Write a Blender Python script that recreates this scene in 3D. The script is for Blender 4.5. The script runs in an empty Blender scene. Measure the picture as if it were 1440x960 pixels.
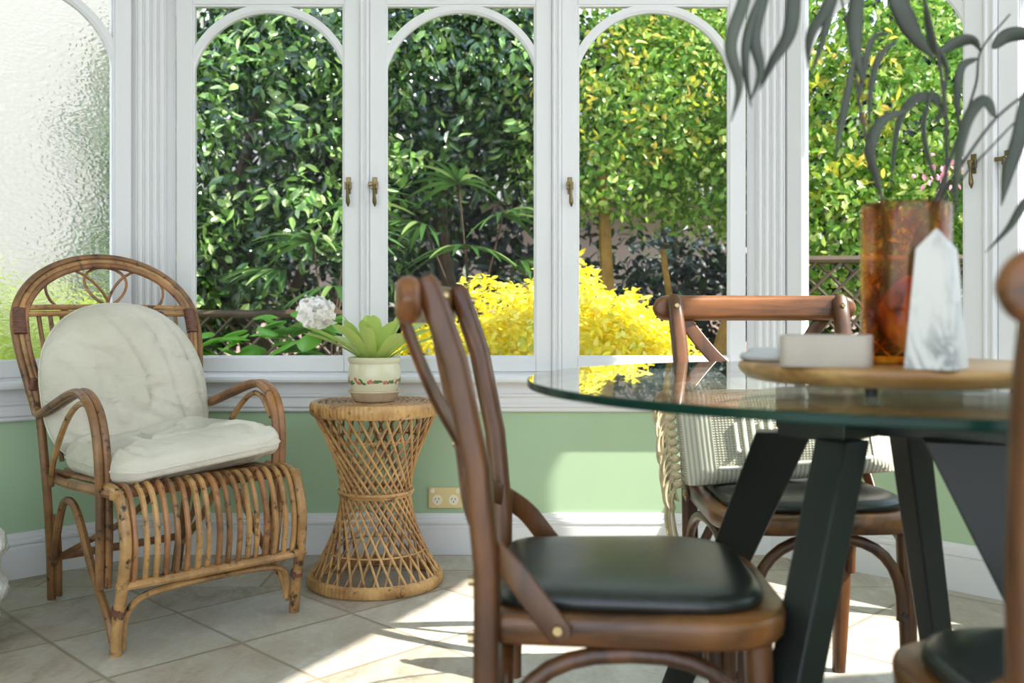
import bpy, math, random
import numpy as np
from mathutils import Vector, Matrix, noise
R = random.Random(7)
PI = math.pi
COL = bpy.context.scene.collection
F, HY, HC = 1350.0, 445.0, 0.845          # focal length in pixels, horizon row, camera height

# ------------------------------------------------------------------ helpers
def put(o, parent=None):
    COL.objects.link(o)
    if parent: o.parent = parent
    return o

def thing(name, label, cat, loc=(0, 0, 0), rz=0, group=None):
    o = bpy.data.objects.new(name, None); o.empty_display_size = 0.1
    o.location = loc; o.rotation_euler = (0, 0, rz)
    o['label'] = label; o['category'] = cat
    if group: o['group'] = group
    return put(o)

def tag(o, label, cat, group=None):
    o['label'] = label; o['category'] = cat
    if group: o['group'] = group
    return o

def structure(o):
    o['kind'] = 'structure'; return o

class MB:
    """collects verts / faces, builds ONE mesh object"""
    def __init__(self): self.v = []; self.f = []; self.m = []; self.cm = 0
    def face(self, *idx): self.f.append(tuple(idx)); self.m.append(self.cm)
    def box(self, c, s, rot=None, taper=None):
        n = len(self.v)
        for i, (x, y, z) in enumerate([(-1,-1,-1),(1,-1,-1),(1,1,-1),(-1,1,-1),(-1,-1,1),(1,-1,1),(1,1,1),(-1,1,1)]):
            p = Vector((x*s[0]/2, y*s[1]/2, z*s[2]/2))
            if rot is not None: p = rot @ p
            self.v.append(tuple(Vector(c) + p))
        for q in [(0,3,2,1),(4,5,6,7),(0,1,5,4),(1,2,6,5),(2,3,7,6),(3,0,4,7)]:
            self.face(*[n+k for k in q])
    def b2(self, lo, hi):
        self.box([(a+b)/2 for a, b in zip(lo, hi)], [b-a for a, b in zip(lo, hi)])
    def rings(self, rs, closed=True, cap=True):
        """list of equal-length vertex rings -> skin"""
        n0 = len(self.v); k = len(rs[0])
        for r in rs: self.v.extend(tuple(p) for p in r)
        for i in range(len(rs)-1):
            a, b = n0+i*k, n0+(i+1)*k
            for j in range(k if closed else k-1):
                j2 = (j+1) % k
                self.face(a+j, a+j2, b+j2, b+j)
        if cap:
            self.face(*[n0+j for j in reversed(range(k))])
            self.face(*[n0+(len(rs)-1)*k+j for j in range(k)])
    def tube(self, path, r, seg=8, closed=False, flat=1.0):
        P = [Vector(p) for p in path]; n = len(P)
        rad = r if isinstance(r, (list, tuple)) else [r]*n
        rs = []; nrm = None
        for i in range(n):
            if closed: t = P[(i+1) % n]-P[i-1]
            else: t = P[min(i+1, n-1)]-P[max(i-1, 0)]
            t.normalize()
            if nrm is None:
                nrm = t.orthogonal().normalized()
            nrm = (nrm - t*nrm.dot(t)).normalized()
            b = t.cross(nrm)
            rs.append([P[i] + (nrm*math.cos(2*PI*j/seg) + b*math.sin(2*PI*j/seg)*flat)*rad[i] for j in range(seg)])
        if closed:
            self.rings(rs+[rs[0]], cap=False)
        else: self.rings(rs)
    def sweep(self, path, prof, normals):
        """sweep closed 2d profile; normals = one vector or one per point (profile x axis)"""
        P = [Vector(p) for p in path]; n = len(P); rs = []
        for i in range(n):
            t = (P[min(i+1, n-1)]-P[max(i-1, 0)]).normalized()
            nn = Vector(normals[i] if isinstance(normals, list) else normals)
            nn = (nn - t*nn.dot(t)).normalized(); b = t.cross(nn)
            pr = prof(i/(n-1)) if callable(prof) else prof
            rs.append([P[i] + nn*a + b*c for a, c in pr])
        self.rings(rs)
    def lathe(self, prof, seg=48, c=(0, 0, 0), mod=None, cap=True):
        rs = []
        for r, z in prof:
            rs.append([(c[0]+(r*(mod(2*PI*j/seg, r, z) if mod else 1))*math.cos(2*PI*j/seg),
                        c[1]+(r*(mod(2*PI*j/seg, r, z) if mod else 1))*math.sin(2*PI*j/seg), c[2]+z) for j in range(seg)])
        self.rings(rs, cap=cap)
    def ball(self, c, r, u=12, v=8, sc=(1, 1, 1)):
        rs = []
        for i in range(v+1):
            a = -PI/2 + PI*i/v; a = max(-PI/2+.05, min(PI/2-.05, a))
            rs.append([(c[0]+r*sc[0]*math.cos(a)*math.cos(2*PI*j/u), c[1]+r*sc[1]*math.cos(a)*math.sin(2*PI*j/u), c[2]+r*sc[2]*math.sin(a)) for j in range(u)])
        self.rings(rs)
    def build(self, name, mat, parent=None, smooth=True, loc=None, angle=40):
        me = bpy.data.meshes.new(name); me.from_pydata([tuple(p) for p in self.v], [], self.f); 
        for m in (mat if isinstance(mat, (list, tuple)) else [mat]): me.materials.append(m)
        if any(self.m): me.polygons.foreach_set('material_index', self.m)
        if smooth:
            me.polygons.foreach_set('use_smooth', [True]*len(me.polygons))
            try: me.set_sharp_from_angle(angle=math.radians(angle))
            except Exception: pass
        me.update()
        o = bpy.data.objects.new(name, me)
        if loc: o.location = loc
        return put(o, parent)

def bevel(o, w=.003, seg=2):
    m = o.modifiers.new('Bevel', 'BEVEL'); m.width = w; m.segments = seg; m.limit_method = 'ANGLE'; m.angle_limit = math.radians(40)
    return o

def cr(pts, n=6):
    """catmull-rom through points"""
    P = [Vector(p) for p in pts]; out = []
    for i in range(len(P)-1):
        p0 = P[i-1] if i else P[0]*2-P[1]
        p1, p2 = P[i], P[i+1]
        p3 = P[i+2] if i+2 < len(P) else P[-1]*2-P[-2]
        for k in range(n):
            t = k/n
            out.append(.5*((2*p1)+(p2-p0)*t+(2*p0-5*p1+4*p2-p3)*t*t+(3*p1-p0-3*p2+p3)*t**3))
    out.append(P[-1]); return out

def rrect(w, h, r, k=3):
    pts = []
    for cx, cy, a0 in ((w/2-r, h/2-r, 0), (-w/2+r, h/2-r, PI/2), (-w/2+r, -h/2+r, PI), (w/2-r, -h/2+r, 1.5*PI)):
        for i in range(k+1):
            a = a0 + PI/2*i/k
            pts.append((cx+r*math.cos(a), cy+r*math.sin(a)))
    return pts

def round_poly(pts, rad, k=6):
    out = []; n = len(pts)
    for i in range(n):
        p = Vector(pts[i]); a = Vector(pts[i-1])-p; b = Vector(pts[(i+1) % n])-p
        r = rad[i]; ua, ub = a.normalized(), b.normalized()
        half = ua.angle(ub)/2; d = r/math.tan(half)
        s, e = p+ua*d, p+ub*d
        for j in range(k+1):
            t = j/k
            out.append(tuple((s*(1-t)**2 + p*2*t*(1-t) + e*t*t)))
    return out

def W(px, py, d):                           # point seen at a pixel of the photo at depth d
    return Vector(((px-720)*d/F, d, HC-(py-HY)*d/F))

# ------------------------------------------------------------------ materials
def new_mat(name):
    m = bpy.data.materials.new(name); m.use_nodes = True
    nt = m.node_tree; bsdf = nt.nodes['Principled BSDF']
    return m, nt, bsdf
def node(nt, t, **kw):
    n = nt.nodes.new(t)
    for k, v in kw.items():
        if k in n.inputs: n.inputs[k].default_value = v
        else: setattr(n, k, v)
    return n
def link(nt, a, b): nt.links.new(a, b)
def srgb(r, g, b):
    f = lambda c: ((c/255+.055)/1.055)**2.4 if c > 10 else c/255/12.92
    return (f(r), f(g), f(b), 1)
def ramp(nt, fac, stops):
    r = node(nt, 'ShaderNodeValToRGB'); e = r.color_ramp.elements
    while len(e) < len(stops): e.new(.5)
    for i, (p, c) in enumerate(stops): e[i].position = p; e[i].color = c
    link(nt, fac, r.inputs[0]); return r.outputs[0]
def texco(nt, scale=(1, 1, 1), kind='Object'):
    t = node(nt, 'ShaderNodeTexCoord'); m = node(nt, 'ShaderNodeMapping'); m.inputs['Scale'].default_value = scale
    link(nt, t.outputs[kind], m.inputs[0]); return m.outputs[0]
def noise_fac(nt, vec, scale, detail=4, rough=.5, dist=0):
    n = node(nt, 'ShaderNodeTexNoise'); n.inputs['Scale'].default_value = scale; n.inputs['Detail'].default_value = detail
    n.inputs['Roughness'].default_value = rough; n.inputs['Distortion'].default_value = dist
    link(nt, vec, n.inputs['Vector']); return n.outputs['Fac']
def bump(nt, bsdf, h, strength=.3, dist=.002):
    b = node(nt, 'ShaderNodeBump'); b.inputs['Strength'].default_value = strength; b.inputs['Distance'].default_value = dist
    link(nt, h, b.inputs['Height']); link(nt, b.outputs[0], bsdf.inputs['Normal']); return b
def plain(name, col, rough=.5, metal=0, nscale=0, var=.08, bstr=0, bdist=.001):
    m, nt, b = new_mat(name)
    b.inputs['Roughness'].default_value = rough; b.inputs['Metallic'].default_value = metal
    b.inputs['Base Color'].default_value = col
    if nscale:
        f = noise_fac(nt, texco(nt), nscale)
        lo = tuple(c*(1-var) for c in col[:3])+(1,); hi = tuple(min(1, c*(1+var)) for c in col[:3])+(1,)
        link(nt, ramp(nt, f, [(.3, lo), (.7, hi)]), b.inputs['Base Color'])
        if bstr: bump(nt, b, f, bstr, bdist)
    return m
def wood(name, dark, light, scale=(3, 40, 40), rough=.36, coat=.08):
    m, nt, b = new_mat(name)
    v = texco(nt, scale); f = noise_fac(nt, v, 1.0, 6, .6, .6)
    v2 = texco(nt, (4, 4, 4)); f2 = noise_fac(nt, v2, 1.5, 3)
    mx = node(nt, 'ShaderNodeMath', operation='MULTIPLY_ADD'); mx.inputs[1].default_value = .6
    link(nt, f, mx.inputs[0]); ml = node(nt, 'ShaderNodeMath', operation='MULTIPLY'); ml.inputs[1].default_value = .4
    link(nt, f2, ml.inputs[0]); link(nt, ml.outputs[0], mx.inputs[2])
    link(nt, ramp(nt, mx.outputs[0], [(.38, dark), (.62, light)]), b.inputs['Base Color'])
    b.inputs['Roughness'].default_value = rough; b.inputs['Coat Weight'].default_value = coat; b.inputs['Coat Roughness'].default_value = .25
    bump(nt, b, f, .15, .001); return m
def cane(name, dark, light, spot=srgb(45, 28, 15)):
    m, nt, b = new_mat(name)
    v = texco(nt, (1, 1, 1)); f = noise_fac(nt, v, 9, 5, .65)
    c1 = ramp(nt, f, [(.3, dark), (.65, light)])
    g = noise_fac(nt, v, 34, 3, .6)
    c2 = ramp(nt, g, [(.58, (0, 0, 0, 1)), (.70, (1, 1, 1, 1))])
    mx = node(nt, 'ShaderNodeMix', data_type='RGBA'); link(nt, c2, mx.inputs[0]); link(nt, c1, mx.inputs[6]); mx.inputs[7].default_value = spot
    link(nt, mx.outputs[2], b.inputs['Base Color']); b.inputs['Roughness'].default_value = .38
    return m
def leafmat(name, stops, rough=.35, trans=.3, spec=.5):
    m, nt, b = new_mat(name)
    g = node(nt, 'ShaderNodeNewGeometry')
    c = ramp(nt, g.outputs['Random Per Island'], stops)
    link(nt, c, b.inputs['Base Color']); b.inputs['Roughness'].default_value = rough; b.inputs['Specular IOR Level'].default_value = spec
    t = node(nt, 'ShaderNodeBsdfTranslucent'); link(nt, c, t.inputs[0])
    mx = node(nt, 'ShaderNodeMixShader'); mx.inputs[0].default_value = trans
    link(nt, b.outputs[0], mx.inputs[1]); link(nt, t.outputs[0], mx.inputs[2])
    link(nt, mx.outputs[0], nt.nodes['Material Output'].inputs[0]); return m
def fresnel(nt, ior):
    """air-to-glass fresnel on both sides of a sheet"""
    g = node(nt, 'ShaderNodeNewGeometry'); m = node(nt, 'ShaderNodeMath', operation='MULTIPLY_ADD')
    m.inputs[1].default_value = 1/ior-ior; m.inputs[2].default_value = ior; link(nt, g.outputs['Backfacing'], m.inputs[0])
    f = node(nt, 'ShaderNodeFresnel'); link(nt, m.outputs[0], f.inputs[0]); return f
def paneglass(name, tint=(.97, .98, .975, 1), ior=1.45, gl=(1, 1, 1, 1)):
    m, nt, b = new_mat(name); nt.nodes.remove(b)
    t = node(nt, 'ShaderNodeBsdfTransparent'); t.inputs[0].default_value = tint
    g = node(nt, 'ShaderNodeBsdfGlossy'); g.inputs['Roughness'].default_value = .0; g.inputs[0].default_value = gl
    f = fresnel(nt, ior)
    mx = node(nt, 'ShaderNodeMixShader')
    link(nt, f.outputs[0], mx.inputs[0]); link(nt, t.outputs[0], mx.inputs[1]); link(nt, g.outputs[0], mx.inputs[2])
    link(nt, mx.outputs[0], nt.nodes['Material Output'].inputs[0]); return m

M = {}
M['white'] = plain('white_paint', srgb(217, 217, 218), .38, 0, 3, .02)
M['green'] = plain('sage_wall_paint', srgb(165, 190, 155), .75, 0, 2.5, .03)
M['ceil'] = plain('ceiling_paint', srgb(235, 235, 232), .8, 0, 2, .02)
M['chairwood'] = wood('walnut_stained_wood', srgb(48, 27, 13), srgb(110, 68, 34), (18, 18, 3))
M['railwood'] = wood('walnut_stained_rail', srgb(58, 32, 14), srgb(134, 82, 38), (3, 30, 30))
M['seatwood'] = wood('walnut_stained_seat', srgb(60, 36, 16), srgb(140, 90, 44), (22, 3, 22))
M['pad'] = plain('black_leather', srgb(34, 37, 34), .3, 0, 60, .2, .15, .0006)
M['bolt'] = plain('brass_bolt', srgb(180, 160, 120), .3, 1, 20)
M['brass'] = plain('aged_brass', srgb(116, 102, 70), .35, 1, 15, .2)
M['rattan'] = cane('honey_rattan', srgb(104, 70, 38), srgb(190, 146, 92))
M['rattan_dark'] = cane('dark_rattan', srgb(80, 54, 32), srgb(146, 104, 62))
M['rattan_red'] = cane('red_brown_rattan', srgb(88, 54, 32), srgb(166, 116, 72))
M['wrap'] = plain('rattan_binding', srgb(104, 66, 50), .5, 0, 40, .25)
M['wicker'] = cane('pale_wicker', srgb(142, 98, 54), srgb(210, 166, 106), srgb(104, 66, 34))
M['wicker_dark'] = cane('worn_wicker_top', srgb(120, 84, 56), srgb(188, 146, 100), srgb(90, 58, 36))
M['black'] = plain('black_table_paint', srgb(27, 30, 27), .38, 0, 8, .15); M['black'].node_tree.nodes['Principled BSDF'].inputs['Specular IOR Level'].default_value = .42
M['glassrim'] = plain('green_glass_edge', srgb(6, 44, 34), .2, 0, 6, .4); M['glassrim'].node_tree.nodes['Principled BSDF'].inputs['Specular IOR Level'].default_value = .2
M['tableglass'] = paneglass('table_glass', (.90, .955, .93, 1), 1.5)
M['pane'] = paneglass('window_glass', (.985, .99, .99, 1), 1.1)
M['board'] = wood('acacia_board', srgb(136, 96, 50), srgb(196, 156, 98), (3, 30, 60), .4, .1)
M['rubber'] = plain('black_rubber', srgb(22, 22, 22), .6, 0, 20)
M['terracotta'] = plain('tan_saucer_clay', srgb(208, 184, 154), .65, 0, 30, .1)
M['soil'] = plain('potting_soil', srgb(50, 38, 28), .9, 0, 60, .4, .5, .004)
M['red'] = plain('painted_coral', srgb(196, 112, 82), .4, 0, 30)
M['gpaint'] = plain('painted_green', srgb(84, 112, 62), .4, 0, 30)
M['outlet'] = plain('cream_plastic', srgb(222, 200, 142), .4, 0, 10, .03)
M['ivory'] = plain('ivory_plastic', srgb(236, 228, 204), .35, 0, 10, .03)
M['hole'] = plain('dark_slot', srgb(40, 34, 28), .6, 0, 10)
M['branch'] = plain('dark_twig', srgb(58, 56, 50), .6, 0, 40, .3)
M['bark'] = plain('tree_bark', srgb(158, 122, 62), .9, 0, 14, .35, .5, .01)
M['barkdark'] = plain('dark_bark', srgb(74, 58, 42), .9, 0, 14, .35, .5, .01)
M['bamboo'] = plain('bamboo_brown', srgb(70, 54, 34), .6, 0, 16, .3)
M['pinkwall'] = plain('pink_render', srgb(226, 192, 178), .9, 0, 2, .08)
M['whitewall'] = plain('grey_render', srgb(142, 140, 132), .9, 0, 2, .04)
M['rooftile'] = plain('grey_roof', srgb(110, 104, 100), .8, 0, 6, .2)
M['fringe'] = plain('cream_yarn', srgb(206, 186, 150), .9, 0, 60, .15)
M['rock'] = plain('tan_rock', srgb(206, 164, 112), .8, 0, 24, .35, .8, .006)

def m_fabric():
    m, nt, b = new_mat('ivory_cotton')
    v = texco(nt); f = noise_fac(nt, v, 5, 3, .5); g = noise_fac(nt, v, 420, 2)
    link(nt, ramp(nt, f, [(.3, srgb(196, 189, 172)), (.7, srgb(214, 208, 194))]), b.inputs['Base Color'])
    b.inputs['Roughness'].default_value = .9
    w = noise_fac(nt, texco(nt, (1, 1, 2.2)), 9, 4, .55, .8)
    b1 = bump(nt, b, w, .55, .02)
    b2 = node(nt, 'ShaderNodeBump'); b2.inputs['Strength'].default_value = .2; b2.inputs['Distance'].default_value = .0006
    link(nt, g, b2.inputs['Height']); link(nt, b1.outputs[0], b2.inputs['Normal']); link(nt, b2.outputs[0], b.inputs['Normal'])
    return m
M['cotton'] = m_fabric()

def m_weave():
    m, nt, b = new_mat('striped_weave')
    v = texco(nt)
    w1 = node(nt, 'ShaderNodeTexWave', bands_direction='X'); w1.inputs['Scale'].default_value = 46; w1.inputs['Distortion'].default_value = .6; w1.inputs['Detail'].default_value = 1
    w2 = node(nt, 'ShaderNodeTexWave', bands_direction='Z'); w2.inputs['Scale'].default_value = 60; w2.inputs['Distortion'].default_value = 1.2
    link(nt, v, w1.inputs[0]); link(nt, v, w2.inputs[0])
    mu = node(nt, 'ShaderNodeMath', operation='MULTIPLY'); link(nt, w1.outputs['Fac'], mu.inputs[0]); link(nt, w2.outputs['Fac'], mu.inputs[1])
    link(nt, ramp(nt, mu.outputs[0], [(.0, srgb(166, 156, 138)), (.5, srgb(204, 196, 180))]), b.inputs['Base Color'])
    b.inputs['Roughness'].default_value = .95; bump(nt, b, mu.outputs[0], .6, .003); return m
M['weave'] = m_weave()
def m_stripe():
    m, nt, b = new_mat('ribbed_stripe'); v = texco(nt)
    w1 = node(nt, 'ShaderNodeTexWave', bands_direction='X'); w1.inputs['Scale'].default_value = 34; w1.inputs['Distortion'].default_value = .4
    link(nt, v, w1.inputs[0])
    link(nt, ramp(nt, w1.outputs['Fac'], [(.1, srgb(180, 170, 152)), (.6, srgb(212, 205, 190))]), b.inputs['Base Color'])
    b.inputs['Roughness'].default_value = .95; bump(nt, b, w1.outputs['Fac'], .45, .003); return m
M['stripe'] = m_stripe()
M['tuft'] = plain('white_cotton_cord', srgb(228, 224, 212), .95, 0, 80, .1)

def m_marble():
    m, nt, b = new_mat('white_marble'); v = texco(nt, (9, 9, 6))
    f = noise_fac(nt, v, 1.3, 8, .6, 1.6)
    c = ramp(nt, f, [(.44, srgb(202, 199, 194)), (.5, srgb(128, 128, 130)), (.56, srgb(202, 199, 194))])
    g = noise_fac(nt, v, 1.0, 2)
    mk = ramp(nt, g, [(.42, (0, 0, 0, 1)), (.62, (1, 1, 1, 1))])
    mx = node(nt, 'ShaderNodeMix', data_type='RGBA'); link(nt, mk, mx.inputs[0]); mx.inputs[6].default_value = srgb(202, 199, 194); link(nt, c, mx.inputs[7])
    link(nt, mx.outputs[2], b.inputs['Base Color']); b.inputs['Roughness'].default_value = .45; return m
M['marble'] = m_marble()
M['stone'] = plain('pale_grey_stone', srgb(184, 184, 186), .5, 0, 30, .03)
M['pinkstone'] = plain('warm_white_marble', srgb(166, 154, 141), .5, 0, 25, .04)

def m_amber():
    m, nt, b = new_mat('tortoiseshell_glass'); nt.nodes.remove(b)
    v = texco(nt, (16, 16, 7)); f = noise_fac(nt, v, 1.6, 4, .6, 1.2)
    c = ramp(nt, f, [(.30, srgb(112, 64, 26)), (.42, srgb(228, 164, 76)), (.54, srgb(254, 230, 150)), (.66, srgb(228, 160, 70)), (.76, srgb(106, 62, 26))])
    t = node(nt, 'ShaderNodeBsdfTransparent'); link(nt, c, t.inputs[0])
    d = node(nt, 'ShaderNodeBsdfDiffuse'); link(nt, c, d.inputs[0])
    tr = node(nt, 'ShaderNodeBsdfTranslucent'); link(nt, c, tr.inputs[0])
    a = node(nt, 'ShaderNodeMixShader'); a.inputs[0].default_value = .5; link(nt, d.outputs[0], a.inputs[1]); link(nt, tr.outputs[0], a.inputs[2])
    a2 = node(nt, 'ShaderNodeMixShader'); a2.inputs[0].default_value = .035; link(nt, t.outputs[0], a2.inputs[1]); link(nt, a.outputs[0], a2.inputs[2])
    g = node(nt, 'ShaderNodeBsdfGlossy'); g.inputs['Roughness'].default_value = .03
    fr = fresnel(nt, 1.45)
    mx = node(nt, 'ShaderNodeMixShader'); link(nt, fr.outputs[0], mx.inputs[0]); link(nt, a2.outputs[0], mx.inputs[1]); link(nt, g.outputs[0], mx.inputs[2])
    link(nt, mx.outputs[0], nt.nodes['Material Output'].inputs[0]); return m
M['amber'] = m_amber()

def m_frost():
    m, nt, b = new_mat('pebbled_glass')
    b.inputs['Base Color'].default_value = (.97, .98, .97, 1); b.inputs['Transmission Weight'].default_value = 1
    b.inputs['Roughness'].default_value = .13; b.inputs['IOR'].default_value = 1.35
    v = texco(nt, (1, 1, 1.5)); vo = node(nt, 'ShaderNodeTexVoronoi', feature='SMOOTH_F1'); vo.inputs['Scale'].default_value = 62; vo.inputs['Smoothness'].default_value = .6
    d = noise_fac(nt, v, 30, 2)
    ad = node(nt, 'ShaderNodeVectorMath', operation='MULTIPLY_ADD'); ad.inputs[1].default_value = (.015, .015, .015)
    cb = node(nt, 'ShaderNodeCombineXYZ'); link(nt, d, cb.inputs[0]); link(nt, d, cb.inputs[1]); link(nt, d, cb.inputs[2])
    link(nt, cb.outputs[0], ad.inputs[0]); link(nt, v, ad.inputs[2]); link(nt, ad.outputs[0], vo.inputs['Vector'])
    bump(nt, b, vo.outputs['Distance'], .7, .004); return m
M['frost'] = m_frost()

def m_floor():
    m, nt, b = new_mat('diagonal_stone_tiles')
    tc = node(nt, 'ShaderNodeTexCoord'); sp = node(nt, 'ShaderNodeSeparateXYZ'); link(nt, tc.outputs['Object'], sp.inputs[0])
    X, Y = sp.outputs[0], sp.outputs[1]
    def mth(op, a, c=None, e=None):
        n = node(nt, 'ShaderNodeMath', operation=op)
        for i, q in enumerate((a, c, e)):
            if q is None: continue
            if isinstance(q, (int, float)): n.inputs[i].default_value = q
            else: link(nt, q, n.inputs[i])
        return n.outputs[0]
    k = 1/math.sqrt(2)
    u = mth('MULTIPLY', mth('ADD', X, Y), k); v = mth('MULTIPLY', mth('SUBTRACT', X, Y), k)
    u = mth('DIVIDE', mth('SUBTRACT', u, .916), .3475); v = mth('DIVIDE', mth('ADD', v, 2.61), .3525)
    def edge(q, size):                                   # distance to tile edge in metres
        fr = mth('FRACT', q); return mth('MULTIPLY', mth('MINIMUM', fr, mth('SUBTRACT', 1.0, fr)), size)
    e1 = mth('MINIMUM', edge(u, .3475), edge(v, .3525))
    ub = mth('DIVIDE', mth('SUBTRACT', X, -.09), .35); vb = mth('DIVIDE', mth('SUBTRACT', Y, 3.0), .2)
    e2 = mth('MINIMUM', edge(ub, .35), edge(vb, .2))
    inb = mth('GREATER_THAN', Y, 3.0)
    def sel(a, c): return mth('ADD', mth('MULTIPLY', a, mth('SUBTRACT', 1.0, inb)), mth('MULTIPLY', c, inb))
    e = sel(e1, e2)
    cb = node(nt, 'ShaderNodeCombineXYZ'); link(nt, sel(mth('FLOOR', u), mth('FLOOR', ub)), cb.inputs[0]); link(nt, sel(mth('FLOOR', v), mth('FLOOR', vb)), cb.inputs[1]); link(nt, inb, cb.inputs[2])
    wn = node(nt, 'ShaderNodeTexWhiteNoise', noise_dimensions='3D'); link(nt, cb.outputs[0], wn.inputs[0])
    f = noise_fac(nt, texco(nt, (1.6, .8, 1)), 7, 8, .7, .6)
    f2 = noise_fac(nt, texco(nt, (1, 1, 1)), 60, 4, .7)
    mix = mth('ADD', mth('MULTIPLY', f, .62), mth('ADD', mth('MULTIPLY', wn.outputs[0], .2), mth('MULTIPLY', f2, .2)))
    tile = ramp(nt, mix, [(.32, srgb(138, 126, 108)), (.44, srgb(170, 156, 140)), (.56, srgb(180, 172, 158)), (.7, srgb(202, 196, 182))])
    gr = ramp(nt, e, [(.0028, (1, 1, 1, 1)), (.0052, (0, 0, 0, 1))])
    mx = node(nt, 'ShaderNodeMix', data_type='RGBA'); link(nt, gr, mx.inputs[0]); link(nt, tile, mx.inputs[6]); mx.inputs[7].default_value = srgb(138, 126, 104)
    link(nt, mx.outputs[2], b.inputs['Base Color']); b.inputs['Roughness'].default_value = .5
    hh = mth('ADD', mth('MULTIPLY', ramp(nt, e, [(.002, (0, 0, 0, 1)), (.008, (1, 1, 1, 1))]), 1.0), mth('MULTIPLY', f, .5))
    bump(nt, b, hh, .5, .003); return m
M['floor'] = m_floor()

M['pot'] = plain('glazed_cream_pot', srgb(214, 208, 178), .15, 0, 8, .05)
M['bromeliad'] = leafmat('bromeliad_leaf', [(0, srgb(150, 180, 84)), (.6, srgb(186, 206, 112)), (1, srgb(206, 204, 112))], .35, .35)
M['euc'] = plain('grey_green_leaf', srgb(62, 68, 58), .55, 0, 12, .3)
M['camellia'] = leafmat('camellia_leaf', [(0, srgb(22, 46, 18)), (.5, srgb(44, 78, 30)), (.8, srgb(80, 118, 52)), (1, srgb(150, 178, 100))], .22, .2, .9)
M['deephedge'] = leafmat('deep_green_leaf', [(0, srgb(10, 20, 10)), (.6, srgb(22, 38, 18)), (1, srgb(44, 66, 32))], .45, .15)
M['myrtle'] = leafmat('myrtle_leaf', [(0, srgb(76, 120, 34)), (.5, srgb(122, 164, 56)), (.8, srgb(166, 194, 86)), (1, srgb(214, 220, 140))], .35, .4)
M['myrtletop'] = leafmat('myrtle_new_leaf', [(0, srgb(150, 176, 56)), (.6, srgb(216, 206, 70)), (1, srgb(232, 190, 96))], .4, .45)
M['sunleaf'] = leafmat('painted_sunlit_leaf', [(0, srgb(96, 140, 60)), (.6, srgb(140, 176, 92)), (1, srgb(196, 214, 156))], .2, .3, .9)  # sunlit look put into the colour: paler counterpart of the camellia leaf
M['golden'] = leafmat('golden_leaf', [(0, srgb(226, 208, 44)), (.5, srgb(246, 232, 66)), (.9, srgb(252, 244, 140)), (1, srgb(176, 192, 62))], .35, .5)
M['hydleaf'] = leafmat('hydrangea_leaf', [(0, srgb(76, 136, 40)), (.6, srgb(118, 176, 58)), (1, srgb(156, 202, 84))], .35, .35)
M['hydflower'] = leafmat('white_petal', [(0, srgb(240, 236, 226)), (1, srgb(252, 240, 232))], .7, .3)
M['palm'] = leafmat('palm_leaf', [(0, srgb(40, 72, 30)), (.6, srgb(72, 110, 48)), (1, srgb(140, 160, 92))], .35, .3, .7)
M['pinkpetal'] = leafmat('pink_petal', [(0, srgb(232, 150, 178)), (1, srgb(244, 190, 204))], .7, .4)
M['lime'] = leafmat('lime_leaf', [(0, srgb(150, 176, 40)), (1, srgb(204, 216, 80))], .5, .4)
M['ground'] = plain('garden_soil_grass', srgb(84, 92, 50), .95, 0, 5, .4, .6, .02)

# ------------------------------------------------------------------ room shell
D_BACK = 3.426
XL, XR = -1.289, .926                        # bay corners on the back wall
K = math.sqrt(.5)
LW = 1.50                                    # length of each 45 degree wall
CEIL = 2.6
Z_SILL = .635

def wall_frame(origin, ang):
    return Matrix.Translation(Vector((origin[0], origin[1], 0))) @ Matrix.Rotation(ang, 4, 'Z')
# local wall axes: x along the wall to the viewer's right, -y into the room, z up
FR_BACK = wall_frame((XL, D_BACK), 0)
FR_LEFT = wall_frame((XL-LW*K, D_BACK-LW*K), PI/4)
FR_RIGHT = wall_frame((XR, D_BACK), -PI/4)
LB = XR-XL

fl = MB(); fl.face(0, 1, 2, 3); fl.v = [(-2.6, -2.2, 0), (2.3, -2.2, 0), (2.3, 3.6, 0), (-2.6, 3.6, 0)]
structure(fl.build('floor', M['floor'], smooth=False))

def place(o, fr): o.matrix_world = fr; return o

def wall(name, fr, L, end=(0.03, 0.03)):
    w = MB(); w.b2((-.02, 0, 0), (L+.02, .12, Z_SILL)); structure(place(w.build(name, M['green'], smooth=False), fr))
tr_n = [0]
def trim(mb, fr, mat=None, smooth=False):
    tr_n[0] += 1
    return structure(place(mb.build('trim_%d' % tr_n[0], mat or M['white'], smooth=smooth), fr))

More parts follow.
